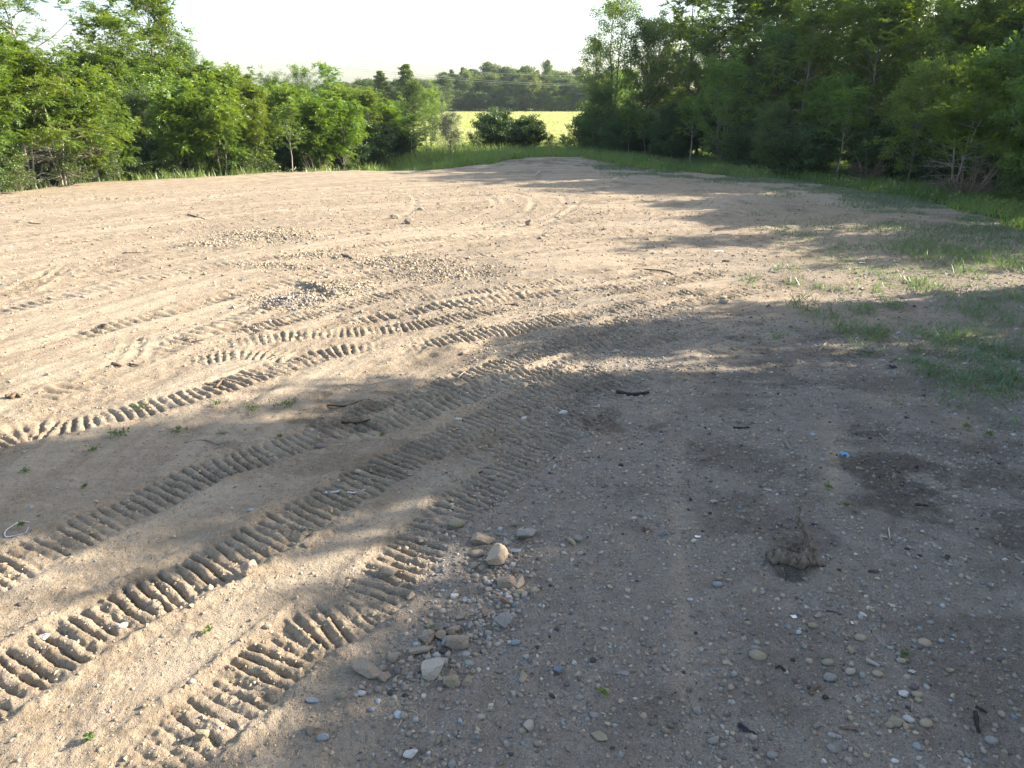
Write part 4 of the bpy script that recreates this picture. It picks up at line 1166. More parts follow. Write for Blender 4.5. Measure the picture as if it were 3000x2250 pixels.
# small weeds sprouting in the dirt
WEEDS = [(606, 1865, 26, "small green weed at the edge of the big track in the sun"), (265, 2181, 24, "small yellow-green sprout near the bottom left corner"), (271, 1331, 26, "weed beside the wire loop side of the upper track"),
         (527, 1268, 32, "leafy weed in the shade below the sunlit dirt"), (1768, 2045, 18, "tiny bright green sprout among foreground pebbles"), (255, 1432, 20, "tiny weed at the left over the upper track"),
         (80, 1390, 20, "low weed near the left picture edge in shade"), (420, 1205, 36, "weed on the edge of the long shadow at left"), (640, 1195, 34, "weed patch just inside the long shadow"),
         (840, 1195, 60, "broad weed patch inside the shadow left of centre"), (745, 1205, 40, "weed between the two patches in the shadow"), (350, 1285, 50, "weed row by the thin twig at left"),
         (2420, 1442, 20, "small green weed left of the dark soil stain"), (2475, 1500, 12, "tiny yellow-green seedling by the dark soil stain"), (2900, 1285, 30, "small weed near the right picture edge"), (2830, 1255, 20, "little weed below the grass tufts"),
         (2645, 1932, 14, "curled green leaf among pebbles at lower right"), (820, 1285, 14, "tiny sprout above the upper track"), (66, 1552, 18, "little weed inside the white wire loop"), (1122, 1286, 12, "tiny sprout beside the big track")]
for u, v, wpx, lab in WEEDS:
    c = G(u, v); mpp = math.hypot(c[0], c[1], 4) / FPX; rad = wpx * mpp * 0.5
    P = Plant(int(u * 7 + v))
    nb = 4 + int(rad * 60)
    for q in range(nb):
        o_ = rng.normal(size=2) * rad * 0.45
        P.leafball(np.array([o_[0], o_[1], 0.03 + rad * 0.3]), rad * 0.4, 8, 0.025 + rad * 0.12, 0.013 + rad * 0.06, None, 0.5, 0.6)
    o = link("weed", P.crown_mesh("weed"), M_UNDER if v != 2045 else M_MAPLE)
    o.location = (c[0], c[1], hz(*c))
    tag(o, lab, "weed", "weeds sprouting in the dirt")

# ------------------------------------------------------------------ gravel, stones, clods
def ico(sub):
    import bmesh
    bm = bmesh.new(); bmesh.ops.create_icosphere(bm, subdivisions=sub, radius=1.0)
    V = np.array([v.co[:] for v in bm.verts]); F = np.array([[v.index for v in f.verts] for f in bm.faces])
    bm.free()
    return V, F

M_PEBBLE = attr_mat("pebbles", rough=0.8, var=0.25, scale=60, bump=0.3, spec=0.3, dist=0.003)
M_STONE = {}
STONE_COL = {
    'clay': ((0.235, 0.188, 0.142), (0.335, 0.275, 0.212)), 'tan': ((0.30, 0.24, 0.17), (0.42, 0.345, 0.255)), 'grey': ((0.20, 0.19, 0.178), (0.33, 0.315, 0.29)),
    'pale': ((0.31, 0.272, 0.222), (0.43, 0.385, 0.325)), 'white': ((0.40, 0.385, 0.36), (0.56, 0.54, 0.505)), 'blue': ((0.12, 0.15, 0.185), (0.19, 0.225, 0.27)),
    'bluegrey': ((0.20, 0.225, 0.24), (0.33, 0.355, 0.365)), 'dark': ((0.065, 0.06, 0.057), (0.13, 0.12, 0.112)), 'red': ((0.25, 0.165, 0.12), (0.35, 0.235, 0.175)),
    'purple': ((0.155, 0.12, 0.118), (0.25, 0.20, 0.19)), 'green': ((0.22, 0.255, 0.225), (0.33, 0.365, 0.325)), 'olive': ((0.235, 0.205, 0.14), (0.33, 0.29, 0.205)),
}
for k, (a, b) in STONE_COL.items():
    M_STONE[k] = plain_mat("stone_" + k, a, b, 0.88, 9.0, 0.7, spec=0.2, dist=0.012)

def lumps(V, r, amp, f0, n=5):
    """broken-earth relief: layered random waves along the surface"""
    d = np.zeros(len(V))
    for k in range(n):
        for m in range(4):
            w = unit(r.normal(size=3)) * f0 * 1.7 ** k
            d += amp * 0.6 ** k * np.sin(V @ w + r.uniform(0, 6.28))
    return V * (1 + d)[:, None]

def rock_mesh(seed, form):
    """form: cobble (rounded), block (broken faces), slab, wedge, clod (lumpy, cracked)"""
    r = np.random.default_rng(seed)
    V, F = ico(2 if form == 'cobble' else 4)
    V = V.copy()
    if form in ('block', 'slab', 'wedge'):
        for k in range(10):
            n = unit(r.normal(size=3)); d = r.uniform(0.36, 0.62)
            V -= np.maximum(V @ n - d, 0)[:, None] * n
        V /= np.abs(V).max()
        V = lumps(V, r, 0.018, 4.0)
    elif form == 'clod':
        for k in range(4):
            c = unit(r.normal(size=3)); V += r.uniform(0.2, 0.45) * np.exp(-((V - c) ** 2).sum(1) / 0.25)[:, None] * c
        for k in range(8):
            n = unit(r.normal(size=3)); d = r.uniform(0.45, 0.85)
            V -= 0.9 * np.maximum(V @ n - d, 0)[:, None] * n
        V = lumps(V, r, 0.045, 3.2)
    else:
        for k in range(5):
            n = unit(r.normal(size=3)); d = r.uniform(0.58, 0.85)
            V -= 0.92 * np.maximum(V @ n - d, 0)[:, None] * n
        V = lumps(V, r, 0.02, 3.0, 3)
    sc = {'cobble': (1, 0.78, 0.58), 'block': (1, 0.85, 0.70), 'slab': (1, 0.7, 0.30), 'clod': (1, 0.85, 0.72), 'wedge': (1, 0.55, 0.45)}[form]
    V *= np.array(sc)
    V[:, 0] /= np.abs(V[:, 0]).max()
    return mesh_np("rock", V, F, smooth=form == 'cobble')

ROCKS = {}
def rock(form, i, colour):
    k = (form, i % 5, colour)
    if k not in ROCKS:
        m = rock_mesh(hash_seed(form) + i % 5, form); m.materials.append(M_STONE[colour]); ROCKS[k] = m
    return ROCKS[k]
def hash_seed(s): return sum(ord(c) * (i + 3) for i, c in enumerate(s)) * 7

# column, row, width (all in photograph pixels), form, colour, rotation, label
STONES = [
    (1262, 2003, 68, 'block', 'pale', 20, "large pale squarish rock at the lower end of the rock trail"),
    (1075, 1993, 78, 'wedge', 'clay', -15, "large brown wedge-shaped rock left of the pale squarish rock"),
    (1449, 1658, 70, 'clod', 'tan', 70, "biggest lumpy clay clod with a knob on top in the rock trail"),
    (1404, 1606, 74, 'wedge', 'clay', 18, "long tilted slab of clay above the biggest lumpy clod"),
    (1546, 1582, 54, 'block', 'grey', 5, "layered cracked block at the upper end of the rock trail"),
    (1504, 1628, 42, 'slab', 'bluegrey', -25, "grey slanted slab right of the biggest lumpy clod"),
    (1337, 1549, 44, 'cobble', 'olive', 5, "flat oval olive cobble left above the rock trail"),
    (1481, 1724, 46, 'clod', 'clay', 0, "left one of a pair of clay clods touching below the biggest clod"),
    (1523, 1722, 42, 'block', 'tan', 40, "right one of a pair of clods below the biggest clod"),
    (1520, 1750, 28, 'cobble', 'olive', 0, "olive stone under the right clod of the touching pair"),
    (1388, 1668, 30, 'cobble', 'clay', 30, "left of two stones beside the biggest lumpy clod"),
    (1415, 1676, 30, 'wedge', 'clay', 50, "pointed stone wedged against the biggest lumpy clod"),
    (1396, 1636, 40, 'cobble', 'clay', 0, "rounded clod under the long tilted slab"),
    (1516, 1545, 28, 'block', 'olive', -10, "small olive block above the layered cracked block"),
    (1525, 1563, 22, 'block', 'pale', 20, "small pale block touching the layered cracked block"),
    (1678, 1606, 36, 'wedge', 'olive', -30, "tapered olive stone right of the rock trail"),
    (1693, 1594, 28, 'cobble', 'grey', -10, "grey stone just behind the tapered olive one"),
    (1482, 1776, 34, 'wedge', 'red', -25, "pinkish tapered stone between the two parts of the rock trail"),
    (1355, 1822, 30, 'block', 'tan', 0, "tan block at the edge of the sunlit patch by the trail"),
    (1420, 1810, 30, 'block', 'red', 60, "reddish broken stone standing up in the rock trail"),
    (1380, 1850, 26, 'wedge', 'grey', 80, "upright grey splinter of rock in the rock trail"),
    (1476, 1846, 46, 'clod', 'grey', 0, "grey crumbly clod at the right of the rock trail"),
    (1258, 1845, 26, 'block', 'olive', 0, "brown block at the left edge of the rock trail in the sun patch"),
    (1252, 1888, 42, 'clod', 'clay', 30, "crumbled clod at left in the middle of the rock trail"),
    (1228, 1934, 50, 'wedge', 'clay', 15, "long clay piece above the brown wedge-shaped rock"),
    (1325, 1862, 34, 'clod', 'clay', 80, "upper clod of the tight cluster in the trail"),
    (1290, 1880, 32, 'clod', 'clay', 10, "left clod of the tight cluster in the trail"),
    (1340, 1906, 54, 'clod', 'clay', -10, "widest flat clod of the tight cluster in the trail"),
    (1305, 1902, 30, 'clod', 'grey', 60, "grey middle clod of the tight cluster in the trail"),
    (1298, 1925, 22, 'cobble', 'dark', 0, "dark small stone under the tight cluster of clods"),
    (1151, 1953, 36, 'block', 'clay', 20, "clay block between the wedge rock and the long clay piece"),
    (1127, 2008, 30, 'clod', 'clay', 0, "crumbly clod right beside the brown wedge-shaped rock"),
    (1320, 2022, 38, 'clod', 'olive', 0, "dark olive clod just right of the pale squarish rock"),
    (1322, 1996, 28, 'block', 'clay', 40, "small clay block behind the dark olive clod"),
    (1370, 2020, 26, 'clod', 'clay', 0, "small clod two stones right of the pale squarish rock"),
    (1376, 1966, 25, 'cobble', 'green', 0, "greenish grey smooth pebble right of the rock trail"),
    (1642, 1979, 36, 'block', 'blue', -10, "large bright blue-grey stone alone right of the rock trail"),
    (1681, 1953, 18, 'block', 'white', 0, "small white stone by the large blue-grey stone"),
    (1648, 1957, 20, 'slab', 'tan', 0, "flat tan stone touching the top of the large blue-grey stone"),
    (1607, 1978, 12, 'block', 'blue', 0, "small blue chip left of the large blue-grey stone"),
    (1329, 1760, 24, 'block', 'white', 0, "white stone on the sun patch edge above the trail"),
    (1359, 1770, 20, 'block', 'bluegrey', 80, "upright blue-grey stone beside the white one"),
    (1490, 1761, 20, 'cobble', 'white', 0, "round white pebble below the touching pair of clods"),
    (1534, 2003, 30, 'block', 'tan', 50, "tan brick-like stone right of the trail's lower end"),
    (1820, 1986, 40, 'slab', 'grey', 0, "long flat grey stone right of centre"),
    (1549, 2154, 30, 'block', 'pale', 60, "pale angular stone in the gravel below the trail"),
    (1208, 2232, 36, 'block', 'white', 0, "whitish stone at the bottom edge of the picture"),
    (1758, 2172, 40, 'slab', 'olive', -35, "flat slanting olive slab near the bottom edge"),
    (1942, 1578, 22, 'block', 'blue', 0, "dark blue stone alone in the upper part of the gravel"),
    (1510, 1904, 26, 'cobble', 'bluegrey', 0, "blue-grey pebble at the right of the widest clod"),
    (1410, 2121, 22, 'cobble', 'pale', 0, "pale triangular pebble below the pale squarish rock"),
    (1061, 2052, 22, 'cobble', 'white', 0, "white pebble under the brown wedge-shaped rock"),
    (1741, 2106, 26, 'cobble', 'grey', 0, "round grey pebble near the bottom middle"),
    (1205, 1760, 26, 'block', 'tan', 40, "tan stone in the sun at the end of the lower track"),
    (1279, 1790, 22, 'cobble', 'tan', 0, "tan pebble alone in the sun patch left of the trail"),
    (1139, 1699, 34, 'clod', 'clay', 0, "clay clod resting on the lower track before the sun patch"),
    (130, 1865, 34, 'block', 'white', 20, "white stone on the big track near the left edge"),
    (359, 1847, 24, 'cobble', 'white', 30, "smooth white pebble in a lug print of the big track"),
    (735, 1695, 54, 'clod', 'clay', 0, "brown lump of soil lying on the big track"),
    (783, 1850, 22, 'cobble', 'tan', 0, "tan pebble on the smooth soil right of the big track"),
    (563, 2010, 18, 'cobble', 'white', 0, "white pebble in the sun between the two near tracks"),
    (913, 2067, 38, 'slab', 'bluegrey', -5, "flat blue-grey stone left below the rock trail"),
    (594, 2167, 34, 'clod', 'olive', 0, "round clod with a hollow near the bottom left"),
    (922, 2160, 42, 'clod', 'clay', 0, "clay clod near the bottom edge left of centre"),
    (946, 2182, 30, 'cobble', 'bluegrey', 0, "blue-grey pebble beside the clay clod near the bottom edge"),
    (892, 1574, 22, 'cobble', 'olive', 0, "olive pebble at the right rim of the big track"),
    (901, 1614, 26, 'clod', 'clay', 0, "small clod at the right rim of the big track"),
    (734, 1505, 20, 'cobble', 'bluegrey', 0, "blue-grey pebble on the smooth band between the tracks"),
    (478, 1872, 16, 'cobble', 'grey', 0, "grey pebble in a lug print at the right of the big track"),
    (2057, 1355, 30, 'cobble', 'purple', 0, "purplish round cobble near the faint sunlit patch at right"),
    (2247, 1448, 26, 'slab', 'pale', -10, "flat pale pebble right below the purplish cobble"),
    (2094, 1478, 22, 'block', 'pale', -40, "pale angular stone left of the root"),
    (2037, 1348, 14, 'slab', 'bluegrey', 0, "blue-grey chip left of the purplish cobble"),
    (2521, 1880, 30, 'cobble', 'tan', 0, "rounded tan cobble right below the root"),
    (2489, 1922, 28, 'block', 'olive', 50, "olive stone below the rounded tan cobble"),
    (2220, 1945, 42, 'cobble', 'olive', -15, "largest rounded olive cobble under the root"),
    (2212, 1920, 24, 'cobble', 'grey', 0, "grey pebble on top side of the largest olive cobble"),
    (2423, 1960, 30, 'cobble', 'olive', 0, "upper of two olive cobbles below the root"),
    (2431, 2003, 34, 'cobble', 'grey', 0, "lower grey cobble of the two below the root"),
    (2554, 1961, 32, 'wedge', 'pale', -35, "long pale pebble lying aslant at lower right"),
    (2711, 1896, 32, 'cobble', 'tan', 0, "tan cobble alone at the lower right"),
    (2648, 2047, 30, 'block', 'white', 0, "bright whitish stone at lower right"),
    (2685, 2050, 26, 'cobble', 'tan', 0, "tan pebble right beside the bright whitish stone"),
    (2624, 2134, 40, 'cobble', 'olive', 0, "wide olive cobble near the bottom right"),
    (2605, 2143, 26, 'cobble', 'olive', 20, "darker cobble leaning on the wide olive one"),
    (2570, 1994, 26, 'cobble', 'tan', 0, "tan round pebble between the long pale one and the whitish one"),
    (2490, 1985, 26, 'cobble', 'pale', 20, "pale round pebble below the olive stone at lower right"),
    (2042, 2097, 26, 'block', 'grey', -60, "grey block by itself in the lower middle right"),
    (2262, 2227, 28, 'cobble', 'grey', 0, "grey cobble at the bottom edge right of centre"),
    (2088, 2187, 26, 'cobble', 'grey', 0, "grey pebble near the dark scrap at the bottom"),
    (2907, 2179, 28, 'cobble', 'grey', 0, "grey cobble near the bottom right corner"),
    (2711, 2139, 30, 'cobble', 'tan', 20, "tan cobble right of the wide olive cobble"),
    (2102, 1726, 26, 'cobble', 'bluegrey', 0, "smooth blue-grey pebble left below the root"),
    (2106, 1707, 20, 'cobble', 'clay', 0, "brown pebble above the smooth blue-grey one left of the root"),
    (2560, 1687, 34, 'slab', 'dark', 0, "flat dark stone right of the root"),
    (2431, 1802, 36, 'slab', 'purple', 5, "flat dark purplish stone below the root"),
    (2639, 1949, 22, 'cobble', 'tan', 0, "small tan pebble by the curled green leaf"),
    (2021, 1768, 16, 'cobble', 'white', 0, "white oval pebble left of the root by the gravel"),
    (2660, 2127, 26, 'cobble', 'white', -20, "whitish pebble right of the wide olive cobble"),
    (2672, 1980, 18, 'block', 'white', -30, "small white angular pebble at lower right"),
    (2437, 2214, 26, 'cobble', 'grey', -60, "slender grey pebble at the bottom edge at right"),
    (2616, 1888, 14, 'cobble', 'red', 0, "single red pebble at lower right"),
    (2380, 1848, 26, 'cobble', 'olive', 0, "pebble left of the rounded tan cobble below the root"),
    (2397, 1820, 20, 'block', 'pale', 0, "pale pebble left of the flat dark purplish stone"),
    (2700, 1571, 14, 'block', 'white', 0, "white chip at the lower rim of the dark soil stain"),
    (302, 957, 18, 'block', 'dark', 0, "brown stone casting a shadow on the open sunlit dirt at left"),
    (1200, 657, 30, 'clod', 'clay', 0, "upper soil lump on the turning tracks in mid distance"),
    (1155, 639, 24, 'clod', 'clay', 20, "left soil lump on the turning tracks in mid distance"),
    (1552, 658, 26, 'clod', 'clay', 0, "dark soil lump on the sunlit dirt right of the turning tracks"),
    (1234, 613, 22, 'clod', 'olive', 0, "far soil lump on the dirt before the berm"),
    (2323, 655, 12, 'cobble', 'tan', 0, "lone tan stone near the shade tips in the right distance"),
    (2119, 892, 22, 'cobble', 'grey', 0, "left stone of the pair on the right-hand tracks"),
    (2118, 877, 20, 'cobble', 'tan', 0, "upper stone of the pair on the right-hand tracks"),
    (2225, 948, 22, 'cobble', 'clay', 0, "brown stone below the pale sunlit grass tuft"),
    (1650, 1220, 24, 'cobble', 'white', 0, "pale pebble at the left rim of the dark log"),
    (1745, 1195, 24, 'slab', 'pale', 10, "flat pale pebble above the dark log"),
    (1805, 1033, 20, 'cobble', 'pale', 0, "pale pebble at the edge of the long shadow right of centre"),
    (1535, 1224, 22, 'cobble', 'white', 30, "pale stone on the lower tracks at the picture centre"),
    (1343, 1232, 22, 'cobble', 'white', 0, "white stone beside the big track at the picture centre"),
    (655, 1275, 22, 'cobble', 'olive', 0, "olive round pebble on the dirt left of the upper track"),
    (940, 1316, 28, 'cobble', 'purple', 0, "purplish stone by the dark soil between the tracks"),
    (1050, 1390, 20, 'cobble', 'pale', 0, "pale pebble right of the metal strip"),
    (2360, 1790, 14, 'block', 'white', 0, "small white chip below the flat dark purplish stone"),
]
for i, (u, v, w, form, colr, rz, lab) in enumerate(STONES):
    c = G(u, v); mpp = math.hypot(c[0], c[1], 4) / FPX
    s = w * mpp * (0.64 if form in ('clod', 'block', 'wedge') and 1040 < u < 1560 and v > 1570 else 0.54)
    o = link("clod" if form == 'clod' else "rock" if w > 34 else "stone", rock(form, i, colr))
    fz = {'cobble': 0.24, 'block': 0.34, 'slab': 0.14, 'clod': 0.36, 'wedge': 0.26}[form]
    o.location = (c[0], c[1] + s * 0.3, hz(*c) + s * fz)
    o.rotation_euler = (random.uniform(-0.15, 0.15), random.uniform(-0.15, 0.15) + (0.25 if form in ('wedge',) else 0), math.radians(rz))
    o.scale = (s, s, s)
    tag(o, lab, "clod" if form == 'clod' else "rock" if w > 34 else "stone", "stones and clods lying on the dirt")

# loose pebbles one can still pick out, alike ones sharing a label by colour
PEB_LAB = {'grey': "small grey pebble loose in the near gravel", 'tan': "small tan pebble loose in the near gravel", 'pale': "small pale pebble loose in the near gravel", 'olive': "small olive-brown pebble loose in the near gravel",
           'bluegrey': "small blue-grey pebble loose in the near gravel", 'dark': "small dark pebble loose in the near gravel", 'red': "small reddish pebble loose in the near gravel"}
cols = ['grey', 'tan', 'pale', 'olive', 'bluegrey', 'dark', 'red']; cp = [0.28, 0.24, 0.14, 0.18, 0.09, 0.05, 0.02]
pu = rng.uniform(900, 2990, 260); pv = rng.uniform(1560, 2245, 260)
keep = rng.random(260) < np.clip((pu - 800) / 700, 0.1, 1)
pu, pv = pu[keep][:170], pv[keep][:170]
pg = np.array([G(a, b) for a, b in zip(pu, pv)]); pz = hz_many(pg)
for i in range(len(pu)):
    k = cols[rng.choice(7, p=cp)]
    s = rng.uniform(0.010, 0.021)
    o = link("pebble", rock('cobble' if rng.random() < 0.7 else 'block', i, k))
    o.location = (pg[i, 0], pg[i, 1], pz[i] + s * 0.25); o.rotation_euler = (rng.uniform(-.3, .3), rng.uniform(-.3, .3), rng.uniform(0, 6.28))
    o.scale = (s, s * rng.uniform(0.8, 1.1), s * rng.uniform(0.8, 1.2))
    tag(o, PEB_LAB[k], "pebble", k.replace('bluegrey', 'blue-grey') + " pebbles in the near gravel")

PAL = np.array([STONE_COL[k][j] for k in ('grey', 'tan', 'pale', 'olive', 'clay', 'clay', 'tan', 'bluegrey', 'grey', 'purple', 'grey', 'olive', 'tan', 'clay', 'pale', 'dark') for j in (0, 1)])
def pebble_cloud(name, x, y, size, sub, seed, flat=0.62, dirtlike=None):
    r = np.random.default_rng(seed)
    n = len(x)
    B, F = (ico(1) if sub == 1 else (np.array([[1, 0, 0], [0, 1, 0], [-1, 0, 0], [0, -1, 0], [0, 0, 1], [0, 0, -1.0]]), np.array([[0, 1, 4], [1, 2, 4], [2, 3, 4], [3, 0, 4], [1, 0, 5], [2, 1, 5], [3, 2, 5], [0, 3, 5]])))
    if sub == 0 and True: pass
    k = len(B)
    sf = surface(x.copy(), y.copy(), True); z = sf[0]
    V = B[None] * (1 + 0.30 * (r.random((n, k, 1)) - 0.5)) + 0.13 * r.normal(size=(n, k, 3))
    V = V * np.stack([r.uniform(0.8, 1.25, n), r.uniform(0.65, 1.0, n), r.uniform(0.75, 1.25, n) * flat], 1)[:, None]
    tx = r.normal(size=n) * 0.35; a = r.uniform(0, 2 * np.pi, n)
    c, s_ = np.cos(tx)[:, None], np.sin(tx)[:, None]
    V = np.stack([V[..., 0], V[..., 1] * c - V[..., 2] * s_, V[..., 1] * s_ + V[..., 2] * c], -1)
    c, s_ = np.cos(a)[:, None], np.sin(a)[:, None]
    V = np.stack([V[..., 0] * c - V[..., 1] * s_, V[..., 0] * s_ + V[..., 1] * c, V[..., 2]], -1)
    V = V * size[:, None, None] + np.stack([x, y, z + size * 0.10], 1)[:, None]
    C = PAL[r.integers(len(PAL), size=n)] * r.uniform(0.72, 1.12, (n, 1))
    C[r.random(n) < 0.010] = (0.50, 0.48, 0.45)
    if dirtlike is not None:
        m = r.random(n) < dirtlike
        soil_c = np.where((sf[4] > 0.5)[:, None] & (y < 15)[:, None], np.array([0.285, 0.250, 0.208]), np.array([0.335, 0.27, 0.19]))
        C[m] = soil_c[m] * r.uniform(0.72, 1.2, (m.sum(), 1))
    C = C * (1 - 0.6 * sf[2])[:, None]
    m = mesh_np(name, V.reshape(-1, 3), (F[None] + (np.arange(n) * k)[:, None, None]).reshape(-1, 3), smooth=(sub != 0))
    set_col(m, "col", np.repeat(C, k, 0))
    o = link(name, m, M_PEBBLE)
    tag(o, kind="stuff")
    return o

def fan(n, r0, r1, half=46.0):
    q = np.sqrt(rng.uniform(r0 ** 2, r1 ** 2, n)); a = np.radians(rng.uniform(-half, half, n))
    return q * np.sin(a), q * np.cos(a)
def thin_by_gravel(x, y, lo=0.08):
    s = surface(x.copy(), y.copy(), True)
    g = np.clip(s[4] * 1.15 + lo, 0, 1) * np.clip(1.2 * (vnoise(x * 1.6, y * 1.6, 301) + 0.5) + 0.25, 0.15, 1) * (s[1] > 0.1)
    k = rng.random(len(x)) < g
    return x[k], y[k], s[7][k]
x, y = fan(190000, 2.6, 14.5)
x, y, lug = thin_by_gravel(x, y, 0.10)
x, y, lug = x[:50000], y[:50000], lug[:50000]
sz = np.clip(np.exp(rng.normal(0, 0.48, len(x))) * np.where(x > -0.8, 0.0112, 0.0072), 0.0035, 0.030)
big = sz > 0.0165
dl = np.clip(0.30 + 0.5 * (x < -1.2) + 0.3 * lug, 0, 0.9)
pebble_cloud("gravel", x[big], y[big], sz[big], 1, 401, dirtlike=dl[big])
pebble_cloud("fine_gravel", x[~big], y[~big], sz[~big], 0, 405, dirtlike=dl[~big])
x, y = fan(110000, 12.5, 38)
x, y, lug = thin_by_gravel(x, y, 0.10)
x, y, lug = x[:32000], y[:32000], lug[:32000]
pebble_cloud("far_gravel", x, y, np.clip(np.exp(rng.normal(math.log(0.019), 0.55, len(x))), 0.008, 0.075), 0, 402, dirtlike=np.full(len(x), 0.68))
hx, hy = [], []
for cx, cy, a, b, k in HEAPS:
    n = int(1500 * a * b) + 120
    hx.append(cx + a * 0.60 * rng.normal(size=n)); hy.append(cy + b * 0.60 * rng.normal(size=n))
hx = np.concatenate(hx); hy = np.concatenate(hy)
pebble_cloud("gravel_heaps", hx, hy, np.clip(np.exp(rng.normal(math.log(0.024), 0.45, len(hx))), 0.010, 0.07), 0, 403, 0.75, dirtlike=np.full(len(hx), 0.80))
# crumbs broken out of the lug prints
cxs, cys = [], []
for C, w, pitch, dep in TRACKS:
    n = int(len(C) * (12 if dep > 0.03 else 3))
    i = rng.integers(len(C), size=n)
    cxs.append(C[i, 0] + rng.normal(size=n) * w * 0.42); cys.append(C[i, 1] + rng.normal(size=n) * w * 0.42)
x = np.concatenate(cxs); y = np.concatenate(cys); k = (y < 22) & (np.hypot(x, y) > 2.6); x, y = x[k], y[k]
pebble_cloud("soil_crumbs", x, y, np.clip(np.exp(rng.normal(math.log(0.011), 0.5, len(x))), 0.005, 0.04), 0, 404, 0.7, dirtlike=np.full(len(x), 0.93))

# rubble along the rock trail
T_ = px_line([(1150, 2040), (1240, 1960), (1300, 1890), (1400, 1850), (1470, 1760), (1440, 1680), (1500, 1600)])
i = rng.integers(len(T_), size=620)
x = T_[i, 0] + rng.normal(size=620) * 0.13; y = T_[i, 1] + rng.normal(size=620) * 0.13
pebble_cloud("trail_rubble", x, y, np.clip(np.exp(rng.normal(math.log(0.017), 0.5, 620)), 0.007, 0.042), 1, 407, 0.7, dirtlike=np.full(620, 0.5))

# ------------------------------------------------------------------ sticks, roots, litter
M_STICK = bark_mat("weathered_stick", (0.17, 0.14, 0.11), (0.32, 0.275, 0.22), 30, 0.004)
M_BLACKWOOD = bark_mat("charred_wood", (0.022, 0.019, 0.017), (0.060, 0.050, 0.043), 25, 0.005)
M_ROOT = bark_mat("root_wood", (0.060, 0.048, 0.037), (0.215, 0.178, 0.140), 30, 0.010)
M_BROWNWOOD = bark_mat("brown_wood", (0.10, 0.07, 0.05), (0.20, 0.145, 0.105), 25, 0.004)
M_STRAW = plain_mat("dry_straw", (0.42, 0.35, 0.22), (0.55, 0.47, 0.31), 0.8)
M_WHITEPL = plain_mat("white_plastic", (0.45, 0.44, 0.42), (0.68, 0.67, 0.65), 0.45, spec=0.5)
M_BLUEPL = plain_mat("blue_plastic", (0.06, 0.27, 0.48), (0.13, 0.42, 0.66), 0.45, spec=0.5)
M_METAL = plain_mat("dull_metal", (0.40, 0.46, 0.50), (0.55, 0.60, 0.63), 0.42, metallic=0.6)
M_RAG = plain_mat("dark_rag", (0.018, 0.02, 0.024), (0.045, 0.047, 0.055), 0.9, scale=40)
M_PAPER = plain_mat("white_paper", (0.68, 0.68, 0.68), (0.80, 0.80, 0.80), 0.8)

def tube_mesh(name, pts, rad, k=6, bumpy=0.0, seed=0, ridge=0.0):
    P = Plant(seed); P.ridge = ridge
    pts = catmull(np.array(pts, float), max(0.004, np.linalg.norm(np.diff(np.array(pts, float), axis=0), axis=1).mean() / 4))
    rad = np.interp(np.linspace(0, 1, len(pts)), np.linspace(0, 1, len(np.atleast_1d(rad))), np.atleast_1d(rad)) * (1 + bumpy * P.r.normal(size=len(pts)))
    P.tube(pts, rad, k)
    V = np.vstack(P.tv); F = np.vstack(P.tf); n = len(V)
    caps = [np.array([list(range(k))[::-1]]), np.array([list(range(n - k, n))])]
    m = mesh_np(name, V, [F] + caps, smooth=True)
    return m

